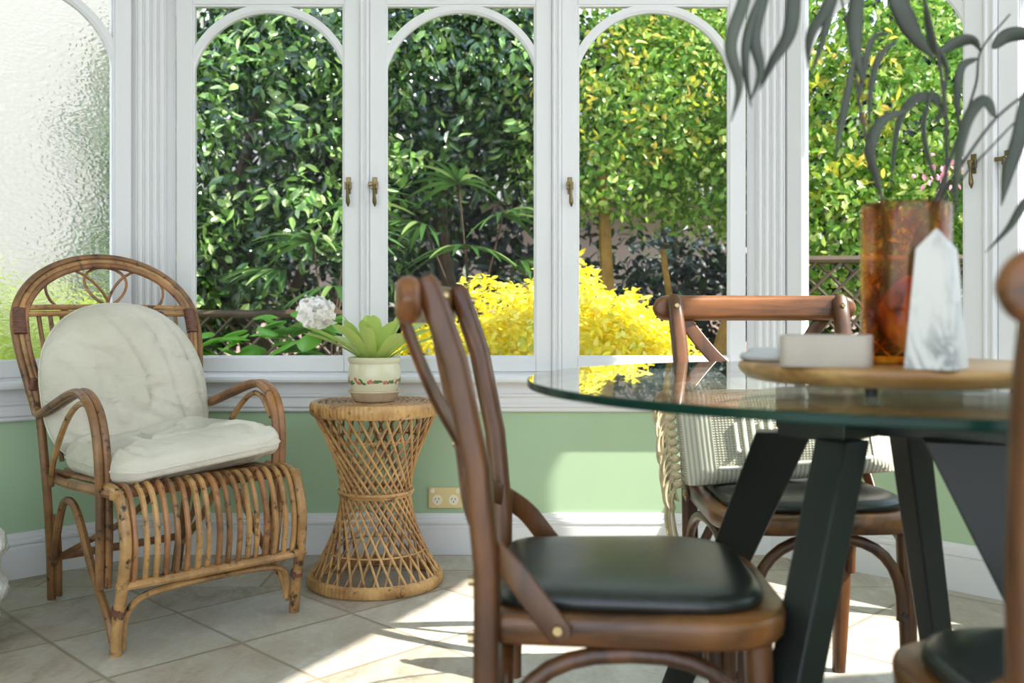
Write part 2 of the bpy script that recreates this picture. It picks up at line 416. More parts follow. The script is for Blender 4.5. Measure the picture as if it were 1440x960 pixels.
def profile_run(prof, L, miter0, miter1):
    """extrude (depth, z) profile along x; miter = extra length per unit depth into the room"""
    mb = MB(); n = len(prof)
    mb.rings([[(0+miter0*d, -d, z) for d, z in prof], [(L-miter1*d, -d, z) for d, z in prof]])
    return mb
T22 = math.tan(PI/8)
BASE = [(-.01, 0), (.022, 0), (.022, .098), (.017, .101), (.017, .107), (.022, .110), (.022, .118), (.014, .122), (.014, .130), (.010, .134), (.008, .145), (-.01, .145)]
APRON = [(-.01, .507), (.014, .507), (.018, .512), (.018, .520), (.024, .526), (.024, .534), (.020, .538), (.020, .556), (.026, .562), (.026, .570), (.022, .574), (.022, .612), (-.01, .612)]
SILL = [(-.12, .612), (.070, .612), (.078, .617), (.080, .625), (.078, .634), (.070, .640), (.01, .648), (-.12, .648)]
for nm, fr, L, m0, m1 in (('back', FR_BACK, LB, T22, T22), ('left', FR_LEFT, LW, 0, T22), ('right', FR_RIGHT, LW, T22, 0)):
    wall('wall_'+nm, fr, L)
    b = profile_run(BASE, L, m0, m1).build('baseboard_'+nm, M['white'], smooth=False); structure(place(b, fr))
    trim(profile_run(APRON, L, m0, m1), fr)
    trim(profile_run(SILL, L, m0, m1), fr)
    h = MB(); h.b2((-.02, 0.0, 2.06), (L+.02, .12, 2.10 if nm == 'right' else CEIL))
    if nm == 'right':  # unseen transom gap added above these windows to admit the sun
        h.b2((-.02, 0, 2.54), (L+.02, .12, CEIL))
        for xx in (.0, .742, L): h.b2((xx-.025, .02, 2.1), (xx+.025, .08, 2.54))
    h.b2((0, -.03, 2.0), (L, .05, 2.06)); trim(h, fr)

Z0, Z1 = .648, 2.02                          # sash bottom / top
win_n = [0]
def bead(mb, x, y, r, z0=Z0, z1=2.06):
    mb.tube([(x, y, z0), (x, y, z1)], r, 8)
def make_window(fr, x0, x1, glass, latches=()):
    """x0,x1 = visible glass; sash surrounds it"""
    win_n[0] += 1
    root = structure(thing('window_%d' % win_n[0], 'x', 'window')); del root['label']; del root['category']
    root.matrix_world = fr
    st = .058; gz0, gz1 = .700, 1.955
    f = MB()
    f.b2((x0-st, -.012, Z0), (x0, .04, Z1)); f.b2((x1, -.012, Z0), (x1+st, .04, Z1))
    f.b2((x0-.001, -.012, Z0), (x1+.001, .04, gz0)); f.b2((x0-.001, -.012, gz1), (x1+.001, .04, Z1))
    bevel(f.build('sash', M['white'], root, smooth=False), .004)
    g = MB()                                   # glazing bead round the pane
    for a, b in (((x0, gz0), (x0, gz1)), ((x1, gz0), (x1, gz1)), ((x0, gz0), (x1, gz0)), ((x0, gz1), (x1, gz1))):
        g.tube([(a[0], .0, a[1]), (b[0], .0, b[1])], .007, 6)
    g.build('glazing_bead', M['white'], root)
    hw = (x1-x0)/2; rad = hw+.022; cx = (x0+x1)/2; cz = gz1+.004-rad-.015
    a = MB(); ts = [.14+(PI-.28)*i/48 for i in range(49)]
    path = [(cx+rad*math.cos(t), .012, cz+rad*math.sin(t)) for t in ts]
    nr = [(math.cos(t), 0, math.sin(t)) for t in ts]
    prof = [(.015, .016), (-.006, .016), (-.015, .008), (-.015, -.008), (-.006, -.016), (.015, -.016)]
    a.sweep(path, prof, nr); a.build('arch_muntin', M['white'], root)
    p = MB(); p.b2((x0-.004, .014, gz0-.004), (x1+.004, .018, gz1+.004)); p.build('pane', glass, root, smooth=False)
    for lx, out in latches:                    # casement fasteners
        l = MB(); z = 1.31
        l.b2((lx-.008, -.018, z-.03), (lx+.008, -.012, z+.03))
        l.b2((lx-.012, -.03, z-.014), (lx+.012, -.018, z+.012))
        l.tube([(lx, -.02, z+.004), (lx, -.042, z+.004)], .007, 10)
        if out: l.b2((min(lx, lx+out), -.036, z-.002), (max(lx, lx+out), -.026, z+.010))
        h = bevel(l.build('latch', M['brass'], root), .0015, 2)
        l2 = MB(); l2.tube(cr([(lx, -.04, z+.004), (lx+.001, -.044, z-.03), (lx+.003, -.044, z-.062), (lx+.004, -.043, z-.078)], 4),
                           [.0045]*4+[.0045, .0055, .0065, .0075]+[.0075, .006, .0045, .003]+[.002], 8)
        l2.build('lever', M['brass'], h)
    return root
wx = lambda px: (px-720)/(F/D_BACK)-XL        # pixel column -> back wall x
make_window(FR_BACK, wx(272), wx(484), M['pane'], [(wx(491), 0)])
make_window(FR_BACK, wx(543), wx(753), M['pane'], [(wx(528), -.02)])
make_window(FR_BACK, wx(812), wx(1025), M['pane'], [(wx(801), -.012)])
make_window(FR_RIGHT, .124, .664, M['pane'], [(.664+.03, -.012)])
make_window(FR_RIGHT, .82, 1.36, M['pane'], [(.82-.03, -.03)])
make_window(FR_LEFT, LW-.132-.54, LW-.132, M['frost'])
make_window(FR_LEFT, LW-.132-.54-.156-.54, LW-.132-.54-.156, M['frost'])

# mullion covers and corner posts
def cover(fr, xc, w):
    m = MB(); m.b2((xc-w/2, -.018, Z0), (xc+w/2, .05, 2.06)); bead(m, xc-w*.28, -.018, w*.2); bead(m, xc+w*.28, -.018, w*.2)
    trim(m, fr, smooth=True)
cover(FR_BACK, (wx(484)+wx(543))/2-.0, .034); cover(FR_BACK, (wx(753)+wx(812))/2, .034)
cover(FR_RIGHT, .742, .04); cover(FR_LEFT, LW-.132-.54-.078, .04)
def corner(pt, ang):
    fr = wall_frame(pt, ang); m = MB()          # local -y points into the room along the corner bisector
    m.b2((-.085, -.005, Z0), (.085, .06, 2.06))
    m.b2((-.050, -.020, Z0), (.050, .0, 2.06))
    for x in (-.036, -.012, .012, .036): bead(m, x, -.020, .010)
    trim(m, fr, smooth=True)
corner((XL+.004, D_BACK-.012), PI/8); corner((XR-.004, D_BACK-.012), -PI/8)
# side walls of the room, running back past the camera
YL = D_BACK-LW*K; xl, xr = XL-LW*K, XR+LW*K
w = MB(); w.b2((xl-.12, -.7, 0), (xl, YL, CEIL)); structure(w.build('wall_west', M['green'], smooth=False))
w = MB(); w.b2((xr, -.7, 0), (xr+.12, YL, .9)); w.b2((xr, -.7, .9), (xr+.12, .75, CEIL)); structure(w.build('wall_east', M['green'], smooth=False))  # gap above the low part is added, out of view, for incoming sun

# sun: direction the light travels
SUN = Vector((-.884, .305, -1.0))
# ceiling with an unseen opening added to shape the sun; its outline is the floor patch of sun carried back up the rays
def up(p, z=CEIL): k = z; return (p[0]-SUN.x*k, p[1]-SUN.y*k, z)
hole = [up(p) for p in ((-.55, 2.16), (-.22, 2.86), (.0, 3.43), (-.061, 3.473), (-.151, 3.548), (-.31, 3.69), (1.1, 4.75), (1.35, 2.35), (.4, 2.16))]
from mathutils.geometry import tessellate_polygon
outer = [(-2.6, -.7, CEIL), (3.7, -.7, CEIL), (3.7, 4.1, CEIL), (-2.6, 4.1, CEIL)]
c = MB(); allp = outer + hole
for dz in (0, .06):
    n0 = len(c.v); c.v += [(p[0], p[1], p[2]+dz) for p in allp]
    for tri in tessellate_polygon([[Vector(p) for p in outer], [Vector(p) for p in hole]]): c.face(*[n0+i for i in tri])
n = len(allp)
for i in range(len(hole)):
    j = (i+1) % len(hole); c.face(4+i, 4+j, n+4+j, n+4+i)
structure(c.build('ceiling', M['ceil'], smooth=False))

# ------------------------------------------------------------------ pillows
def pillow(outline, t_front, t_back, to3, seed=0, rings=26, p=3.0, wr=.006, wf=7.0, ex=.55, crease=.0, cf=(7, 3)):
    """outline: list of 2d points round the seam; to3(u, v, h) -> 3d"""
    mb = MB(); cx = sum(q[0] for q in outline)/len(outline); cy = sum(q[1] for q in outline)/len(outline)
    def ring(r, side):
        out = []
        for k, (x, y) in enumerate(outline):
            u, v = cx+(x-cx)*r, cy+(y-cy)*r
            h = (1-r**p)**ex if r < 1 else 0
            h *= (t_front if side > 0 else -t_back)
            nz = noise.noise(Vector((u*wf+seed, v*wf*1.4, seed*2.3)))*wr + noise.noise(Vector((u*wf*2.7+seed, v*wf*2.7, seed)))*wr*.5
            if crease:
                w1 = noise.noise(Vector((u*cf[0]+v*3+seed, v*cf[1]-u*2, 4.1+seed))); w2 = noise.noise(Vector((u*cf[1]-v*4+9, v*cf[0]+u*3+seed, 1.7)))
                nz -= crease*(max(0, 1-abs(w1)*7)+.8*max(0, 1-abs(w2)*8))
                nz += crease*.8*w2
            out.append(to3(u, v, h+nz*side*min(1, (1-r)*9)))
        return out
    rr = [1-(i/rings)**1.5*.985 for i in range(rings+1)]
    mb.rings([ring(r, 1) for r in reversed(rr)] + [ring(r, -1) for r in rr[1:]])
    return mb, [to3(x, y, 0) for x, y in outline]

# ------------------------------------------------------------------ rattan armchair
def rattan_chair():
    t = thing('rattan_armchair', 'honey brown rattan armchair with arched scroll back beside the frosted window', 'armchair', (-.806, 2.57, 0), math.radians(44.6))
    by = lambda z: .57+(z-.56)*.33
    A, Bm, C = M['rattan'], M['rattan_dark'], M['rattan_red']
    # back arch: three parallel canes
    for i, (off, rad) in enumerate(((0, .0105), (.017, .009), (.031, .009))):
        hw = .288-off; top = 1.035-off*.9; s = .82
        pts = []
        for a in [PI*k/14 for k in range(15)]:
            z = s+(top-s)*math.sin(a); pts.append((-hw*math.cos(a), by(z)-.004*i, z))
        pts = [(-hw+.035, by(.57)+.0, .56), (-hw+.018, by(.66), .66), (-hw+.004, by(.75), .75)]+pts+[(hw-.004, by(.75), .75), (hw-.018, by(.66), .66), (hw-.035, by(.57), .56)]
        b = MB(); b.tube(cr(pts, 4), rad, 10); b.build('back_frame', (Bm, A, C)[i], t)
    for z, r in ((.872, .0085), (.853, .0085)):
        b = MB(); b.tube([(-.262, by(z)-.006, z), (0, by(z)-.006, z+.004), (.262, by(z)-.006, z)], r, 8); b.build('crossbar', A, t)
    for x in [-.215+.033*k for k in range(14)]:
        b = MB(); b.tube([(x, by(.86), .855), (x*.97, by(.65), .65), (x*.9, by(.42)+.01, .42)], .0065, 6); b.build('back_slat', Bm, t)
    # scroll loops
    def loop(a, ln, wd):
        pts = []
        for k in range(25):
            q = k/24*2*PI; u = ln*(1-math.cos(q))/2; v = wd*math.sin(q)*(.35+.65*math.sin(q/2))/1.0
            x = u*math.cos(a)-v*math.sin(a); z = u*math.sin(a)+v*math.cos(a)
            pts.append((x, by(.885+z)+.002, .880+z))
        b = MB(); b.tube(pts, .0048, 6); b.build('scroll', C, t)
    loop(PI/2, .122, .08); loop(math.radians(158), .195, .08); loop(math.radians(22), .195, .08)
    # bindings
    def binding(p0, p1, r, n=8):
        b = MB(); p0, p1 = Vector(p0), Vector(p1)
        m = n*6; path = [p0.lerp(p1, i/m) for i in range(m+1)]
        b.tube(path, [r*(1+.035*math.sin(i/6*2*PI)) for i in range(m+1)], 14, flat=.52)
        return b.build('binding', M['wrap'], t)
    for s in (-1, 1):
        o = binding((s*.268, by(.80)-.004, .79), (s*.266, by(.875)-.004, .865), .034, 9)
        o = binding((s*.252, by(.63), .625), (s*.246, by(.66), .66), .024, 5)
    # arms: paired canes flowing out of the back down to the floor side
    for s in (-1, 1):
        arm = MB()
        for off in (0, .021):
            pts = [(s*(.250-off*.2), by(.64), .64), (s*(.254-off*.3), .575-off*.2, .578), (s*(.262-off*.5), .52, .565), (s*(.268-off), .40, .598), (s*(.272-off), .25, .640),
                   (s*(.272-off), .175, .640), (s*(.27-off), .115, .60), (s*(.267-off), .085, .52), (s*(.262-off), .082, .40), (s*(.258-off), .088, .28), (s*(.254-off), .105, .145)]
            arm.tube(cr(pts, 5), .0115, 9)
        a = arm.build('arm', Bm if s < 0 else C, t)
        inner = MB(); inner.tube(cr([(s*.235, .50, .36), (s*.25, .44, .44), (s*.256, .33, .555), (s*.255, .24, .610), (s*.252, .17, .605), (s*.25, .115, .55)], 5), .0085, 8)
        inner.build('arm_brace', A, a)
    # legs
    for s in (-1, 1):
        f = MB(); f.tube(cr([(s*.255, .0, .0), (s*.254, -.012, .09), (s*.252, -.036, .18), (s*.25, -.050, .27), (s*.25, -.036, .35), (s*.25, .005, .402), (s*.24, .12, .41)], 5), .0145, 10)
        f.build('leg', A, t)
        r_ = MB()
        r_.tube(cr([(s*.195, .615, .0), (s*.205, .595, .14), (s*.222, .575, .34), (s*.243, .575, .58)], 5), .0125, 9)
        r_.tube(cr([(s*.180, .600, .012), (s*.188, .580, .14), (s*.195, .57, .20), (s*.20, .565, .26)], 5), .011, 8)
        r_.build('leg', Bm, t)
    # seat frame
    sf = MB()
    sf.tube([(-.262, .018, .398), (.262, .018, .398)], .012, 10)
    sf.tube([(-.215, .56, .375), (.215, .56, .375)], .012, 8)
    for s in (-1, 1): sf.tube(cr([(s*.252, .02, .398), (s*.255, .2, .392), (s*.238, .40, .380), (s*.212, .565, .376)], 5), .0125, 8)
    sf.build('seat_frame', C, t)
    # slats over the seat and down the bulging front
    n = 17
    for k in range(n):
        x = -.225+.45*k/(n-1); j = R.uniform(-.003, .003)
        b = MB(); b.tube(cr([(x*.9, .55, .392), (x, .30, .402), (x, .07, .412), (x, .012, .416), (x+j, -.024, .382), (x+j, -.046, .31), (x+j, -.048, .25), (x+j, -.034, .172)], 4), R.uniform(.0074, .0088), 8)
        b.build('slat', (C, A, A, C, Bm)[k % 5 if k < 14 else 1], t)
    br = MB(); br.tube(cr([(-.268, -.036, .178), (-.13, -.05, .18), (0, -.053, .18), (.13, -.05, .18), (.268, -.036, .178)], 5), .0115, 8, flat=.8); br.build('front_rail', A, t)
    br = MB(); br.tube(cr([(-.262, -.018, .182), (0, -.033, .184), (.262, -.018, .182)], 5), .008, 8); br.build('front_rail', A, t)
    ar = MB(); ar.tube(cr([(-.234, .008, .008), (-.230, .0, .09), (-.200, -.02, .138), (-.12, -.032, .155), (0, -.036, .158), (.12, -.032, .155), (.200, -.02, .138), (.230, 0, .09), (.234, .008, .045)], 5), .009, 8); ar.build('front_arch', A, t)
    # side braces
    for s in (-1, 1):
        b = MB(); b.tube(cr([(s*.2, .58, .115), (s*.222, .50, .20), (s*.236, .41, .315), (s*.238, .345, .335), (s*.24, .28, .30), (s*.246, .17, .18), (s*.252, .06, .09), (s*.252, .022, .03)], 5), .011, 8); b.build('side_brace', Bm if s < 0 else A, t)
        b = MB(); b.tube([(s*.195, .575, .13), (s*.10, .30, .27), (s*.05, .16, .39)], .009, 8); b.build('stretcher', Bm, t)
    b = MB(); b.tube([(-.2, .585, .132), (.2, .585, .132)], .0125, 8); b.build('stretcher', C, t)
    for s in (-1, 1):
        for zz, yy in ((.40, -.002), (.115, -.014)):
            o = MB(); o.tube([(s*.254, yy, zz-.008), (s*.254, yy-.003, zz+.008)], .0175, 10); o.build('binding', M['wrap'] if zz < .2 else A, t)
    return t, by
rc, by = rattan_chair()
RCM = Matrix.Translation((-.806, 2.57, 0)) @ Matrix.Rotation(math.radians(44.6), 4, 'Z')
def piping(parent, pts, mat, r=.0035):
    b = MB(); b.tube(pts, r, 6, closed=True); b.build('piping', mat, parent)
# back cushion (D shaped)
out = []
for k in range(120):
    a = 2*PI*k/120; ca, sa = math.cos(a), math.sin(a)
    e = .55 if sa < 0 else .86
    x = .252*math.copysign(abs(ca)**e, ca); z = .65+.235*math.copysign(abs(sa)**e, sa)
    if z > .65: x *= 1-.06*((z-.65)/.24)
    out.append((x, z))
mb, seam = pillow(out, .105, .03, lambda u, v, h: Vector((u, by(v)-.052-h, v)), 3, wr=.010, wf=5, p=3.6, crease=.013, cf=(10, 3.5))
o = mb.build('back_cushion', M['cotton'], angle=180); o.matrix_world = RCM; tag(o, 'plump ivory cotton back cushion leaning against the rattan armchair back', 'cushion')
piping(o, seam, M['cotton'])
out = round_poly([(-.245, .05), (.245, .05), (.225, .50), (-.225, .50)], [.07, .07, .08, .08], 24)
def seat3(u, v, h): return Vector((u, v-.03-max(0, .1-v)*.25, .468+h+.020*math.sin(u*6)-(.022 if v < .06 else 0)*(1-v/.06 if v < .06 else 0)))
mb, seam = pillow(out, .058, .052, seat3, 9, wr=.014, wf=6.5, p=7, ex=.42, crease=.016, cf=(6, 9))
o = mb.build('seat_cushion', M['cotton'], angle=180); o.matrix_world = RCM; tag(o, 'flat ivory cotton seat cushion with creases lying on the rattan armchair seat', 'cushion')
piping(o, seam, M['cotton'])

# ------------------------------------------------------------------ wicker hourglass table
SX, SY = -.434, 3.06
def stool():
    t = thing('wicker_side_table', 'hourglass woven cane side table holding the potted bromeliad', 'side table', (SX, SY, 0))
    H = .578
    rib = lambda a, r, z: 1+.006*math.sin(a*90)
    b = MB(); b.lathe([(.186, H-.044), (.199, H-.044), (.206, H-.036), (.207, H-.012), (.202, H-.002), (.192, H), (.184, H-.004), (.182, H-.03)], 360, mod=rib, cap=False)
    b.v = b.v; b.build('top_rim', M['wicker'], t)
    b = MB(); b.lathe([(.196, 0), (.210, .002), (.214, .012), (.212, .032), (.204, .038), (.193, .036), (.190, .004), (.196, 0)], 360, mod=rib, cap=False)
    b.build('base_ring', M['wicker'], t)
    # top: spiral weave over radial canes
    tw = MB()
    for k in range(20):
        a = 2*PI*k/20; tw.tube([(.01*math.cos(a), .01*math.sin(a), H-.012), (.188*math.cos(a), .188*math.sin(a), H-.012)], .004, 6)
    pts = []; turns = 17
    for i in range(turns*40+1):
        a = 2*PI*i/40; r = .012+.176*i/(turns*40); pts.append((r*math.cos(a), r*math.sin(a), H-.007+.0035*math.sin(a*10+(PI if int(i/40) % 2 else 0))))
    tw.tube(pts, .0048, 6); tw.build('woven_top', M['wicker_dark'], t)
    # straight canes twisting both ways (a ruled hourglass)
    N = 30; lat = {}
    for fam in (1, -1):
        b = MB()
        for k in range(N):
            a0 = 2*PI*k/N + R.uniform(-.02, .02) + (0 if fam > 0 else .05); a1 = a0 + fam*math.radians(112)
            rt, rb = .192-.004*(fam < 0), .200-.004*(fam < 0)
            pts = []
            for q in [i/12 for i in range(13)]:
                x = (rt*math.cos(a0))*(1-q)+rb*math.cos(a1)*q; y = rt*math.sin(a0)*(1-q)+rb*math.sin(a1)*q
                rr = math.hypot(x, y); g = 1+.02*math.sin(q*PI*2)
                pts.append((x*g, y*g, (H-.04)*(1-q)+.034*q))
            b.tube(pts, R.uniform(.0034, .0046), 6)
        b.build('cane_lattice', M['wicker'] if fam > 0 else M['wicker_dark'], t)
    for z, r, rad in ((.292, .117, .006), (.283, .113, .0045), (.46, .150, .003), (.11, .158, .003)):
        b = MB(); b.tube([(r*math.cos(2*PI*i/48), r*math.sin(2*PI*i/48), z) for i in range(48)], rad, 7, closed=True); b.build('waist_ring' if rad > .004 else 'inner_ring', M['wicker'], t)
    return H
SH = stool()
PX, PY = SX+.0, SY-.03
b = MB(); b.lathe([(.0, 0), (.058, 0), (.066, .004), (.077, .028), (.082, .031), (.082, .035), (.075, .034), (.062, .008), (.0, .008)], 56, cap=False)
tag(b.build('plant_saucer', M['terracotta'], loc=(PX, PY, SH)), 'tan clay saucer under the painted cream plant pot', 'saucer')
def bromeliad():
    t = thing('potted_bromeliad', 'lime green bromeliad in a cream pot painted with coral flowers', 'potted plant', (PX, PY, SH+.009))
    P = [(.0, 0), (.052, 0), (.060, .006), (.072, .025), (.081, .055), (.083, .078), (.080, .100), (.077, .110), (.080, .116), (.083, .121), (.083, .128), (.079, .131), (.074, .128), (.072, .11), (0, .105)]
    b = MB(); b.lathe(P, 64, cap=False); b.build('pot', M['pot'], t)
    b = MB(); b.lathe([(.0, .112), (.04, .114), (.073, .110)], 32, cap=False); b.build('soil', M['soil'], t)
    def rp(z):
        for (r0, z0), (r1, z1) in zip(P[1:8], P[2:9]):
            if z0 <= z <= z1: return r0+(r1-r0)*(z-z0)/(z1-z0)
        return .08
    b = MB()
    def blob(a, z, w, h, m, tilt=0):
        b.cm = m; n0 = len(b.v); r = rp(z)
        pts = []
        for k in range(8):
            q = 2*PI*k/8; du = w*math.cos(q)*math.cos(tilt)-h*math.sin(q)*math.sin(tilt); dz = w*math.cos(q)*math.sin(tilt)+h*math.sin(q)*math.cos(tilt)
            aa = a+du/r; rr = rp(z+dz)+.0007; b.v.append((rr*math.cos(aa), rr*math.sin(aa), z+dz))
        b.v.append(((r+.0009)*math.cos(a), (r+.0009)*math.sin(a), z))
        for k in range(8): b.face(n0+k, n0+(k+1) % 8, n0+8)
    for k in range(11):
        a = 2*PI*k/11 + .15
        for _ in range(3): blob(a+R.uniform(-.09, .09), .058+R.uniform(-.006, .006), R.uniform(.006, .010), R.uniform(.004, .006), 0, R.uniform(-1, 1))
        for q in (.16, .24, .31): blob(a+q+R.uniform(-.03, .03), .056+R.uniform(-.007, .006), R.uniform(.008, .012), .0036, 1, R.uniform(-.8, .8))
    for k in range(46): blob(2*PI*k/46, .016+R.uniform(-.003, .003), .008, .0032, 1, R.uniform(-.6, .6))
    b.build('painted_print', [M['red'], M['gpaint']], t)
    for k in range(24):
        inner = k >= 12; a = 2*PI*k/12 + R.uniform(-.2, .2) + (.26 if inner else 0)
        ln = R.uniform(.21, .27) if not inner else R.uniform(.15, .19); wd = R.uniform(.020, .026)
        e0 = R.uniform(.55, .75) if not inner else R.uniform(1.0, 1.3)
        pts = []; x, z, e = .022, .108, e0
        for i in range(10):
            pts.append((x, z)); x += ln/9*math.cos(e); z += ln/9*math.sin(e); e -= .05 if not inner else .03
        b = MB(); rs = []
        for i, (x, z) in enumerate(pts):
            q = i/9; w = wd*(.62+.6*q-1.0*max(0, q-.72)**1.2*3.2) if q < .98 else .002
            w = max(.002, w); cu = .35*w
            c, s = math.cos(a), math.sin(a)
            rs.append([(x*c-y*s, x*s+y*c, z+h) for y, h in ((-w, cu), (-w*.5, cu*.3), (0, 0), (w*.5, cu*.3), (w, cu))])
        b.rings(rs, closed=False, cap=False); b.build('leaf', M['bromeliad'], t, angle=180)
bromeliad()

# ------------------------------------------------------------------ dining chairs (cross back)
def stile_y(z):
    T = [(0, .205), (.25, .192), (.457, .19), (.52, .19), (.649, .202), (.786, .230), (.897, .268)]
    for (a, ya), (b, yb) in zip(T, T[1:]):
        if a <= z <= b: return ya+(yb-ya)*(z-a)/(b-a)
    return T[-1][1]
def dining_chair(name, label, loc, rz):
    t = thing(name, label, 'dining chair', loc, rz)
    outl = lambda k: [((x)*k, (y+.005)*k-.005) for x, y in round_poly([(-.222, -.215), (.222, -.215), (.192, .205), (-.192, .205)], [.13, .13, .06, .06], 10)]
    b = MB(); b.rings([[(x, y, z) for x, y in outl(k)] for z, k in ((.419, .972), (.424, .99), (.446, 1.0), (.454, .99), (.457, .97), (.4575, .80))]); b.build('seat', M['seatwood'], t, angle=60)
    b = MB()
    b.rings([[(x, y, z) for x, y in outl(k)] for z, k in ((.456, .84), (.462, .868), (.470, .868), (.477, .845), (.481, .80), (.4845, .68), (.487, .45), (.488, .1))]); b.build('seat_pad', M['pad'], t, angle=80)
    for s in (-1, 1):
        b = MB()                                    # rear leg and back stile are one bent piece
        zz = [0, .1, .25, .40, .457, .52, .58, .649, .72, .786, .84, .885, .897]
        path = [(s*(.178+.008*min(1, z/.457)+max(0, z-.457)*.045), stile_y(z), z) for z in zz]
        def pr(q):
            k = (.80 if q < .05 else .92 if q < .1 else 1.0)
            if q > .97: k = .55
            elif q > .9: k = .92
            return rrect(.034*k, .036*k, .012*k, 3)
        b.sweep(path, pr, (0, 1, 0)); l = b.build('leg', M['chairwood'], t, angle=60)
        x = s*.204
        for p, r in (([(x, stile_y(.872)-.016, .872), (x, stile_y(.872)-.0215, .872)], [.0068, .005]), ([(s*.186, .207, .50), (s*.186, .214, .50)], .0065), ([(s*.185, .208, .425), (s*.185, .215, .425)], .0065)):
            b = MB(); b.tube(p, r, 10); b.build('bolt', M['bolt'], l)
        b = MB(); b.tube([(s*.165, -.165, .42), (s*.168, -.17, .25), (s*.172, -.178, 0)], [.0185, .0175, .0145], 12); b.build('leg', M['chairwood'], t)
    # top rail, bowed, behind the stiles
    b = MB(); path = []; N = 44
    for i in range(N+1):
        q = math.sin((-1+2*i/N)*PI/2); path.append((q*.252, stile_y(.865)+.030+.020*(1-q*q)-.004, .866))
    def pr(u):
        q = abs(math.sin((2*u-1)*PI/2)); k = 1 if q < .87 else math.sqrt(max(0.03, 1-((q-.87)/.13)**2))
        w_, h_ = .034*(.25+.75*k), .062*k
        return rrect(w_, h_, min(w_, h_)*.46, 4)
    b.sweep(path, pr, (0, 1, 0)); b.build('top_rail', M['railwood'], t, angle=60)
    # crossed slats bent round to the seat sides
    for s in (-1, 1):
        dy = .0 if s > 0 else .008
        pts = [(-s*.196, .302, .862), (-s*.165, .296+dy, .825), (-s*.10, .272+dy, .742), (0, .240+dy, .655), (s*.09, .220+dy, .592), (s*.150, .203, .557), (s*.180, .186, .543), (s*.206, .150, .512), (s*.213, .120, .474), (s*.213, .088, .434)]
        nr = [(0, 1, 0)]*4+[(0, 1, 0), (s*.35, .95, 0), (s*.75, .65, 0), (s, .25, 0), (s, .02, 0), (s, 0, 0)]
        P = cr(pts, 5); NR = cr(nr, 5)
        b = MB(); b.sweep(P, lambda q: rrect(.008, .034*(.62 if q > .985 else 1), .003, 2), [tuple(v) for v in NR]); sl = b.build('cross_slat', M['chairwood'], t, angle=50)
        b = MB(); b.tube([(s*.215, .098, .447), (s*.2215, .098, .447)], [.0085, .006], 12)
        b.build('bolt', M['bolt'], sl)
        if s > 0:
            b = MB(); b.tube([(0, .250, .655), (0, .2545, .655)], .006, 10); b.build('bolt', M['bolt'], sl)
    # bent braces under the seat
    def arch(p0, p1, top):
        p0, p1 = Vector(p0), Vector(p1); pts = []
        for k in range(17):
            a = PI*k/16; e = math.cos(a); h = math.sin(a)
            q = (1-math.copysign(abs(e)**.8, e))/2
            p = p0.lerp(p1, q); p.z = p0.z+(top-p0.z)*(h**.75); pts.append(p)
        b = MB(); b.tube(pts, .0115, 10); o = b.build('brace', M['chairwood'], t)
    arch((-.150, -.185, .245), (.150, -.185, .245), .409)
    for s in (-1, 1): arch((s*.187, -.160, .245), (s*.192, .170, .245), .409)
    arch((-.165, .168, .245), (.165, .168, .245), .407)
    for s in (-1, 1):
        b = MB(); b.tube([(s*.150, -.196, .258), (s*.150, -.1985, .258)], .006, 10); b.build('bolt', M['hole'], t)
    return t
def dup(root, loc, rz, label):
    def cp(o, par):
        c = o.copy(); COL.objects.link(c)
        if par: c.parent = par
        for ch in o.children: cp(ch, c)
        return c
    r = cp(root, None); r.location = loc; r.rotation_euler = (0, 0, rz); r['label'] = label; return r
chA = dining_chair('dining_chair', 'cross-back wooden dining chair seen side-on, its empty black pad facing the glass table', (.165, 1.43, 0), math.radians(87.5))
chA['group'] = 'cross-back dining chairs'
chB = dup(chA, (.612, 2.075, 0), math.radians(3), 'cross-back wooden dining chair with a tasselled cushion on its seat, by the window')
chC = dup(chA, (.628, .945, 0), math.radians(174), 'cross-back wooden dining chair mostly cut off at the right edge, back to viewer')

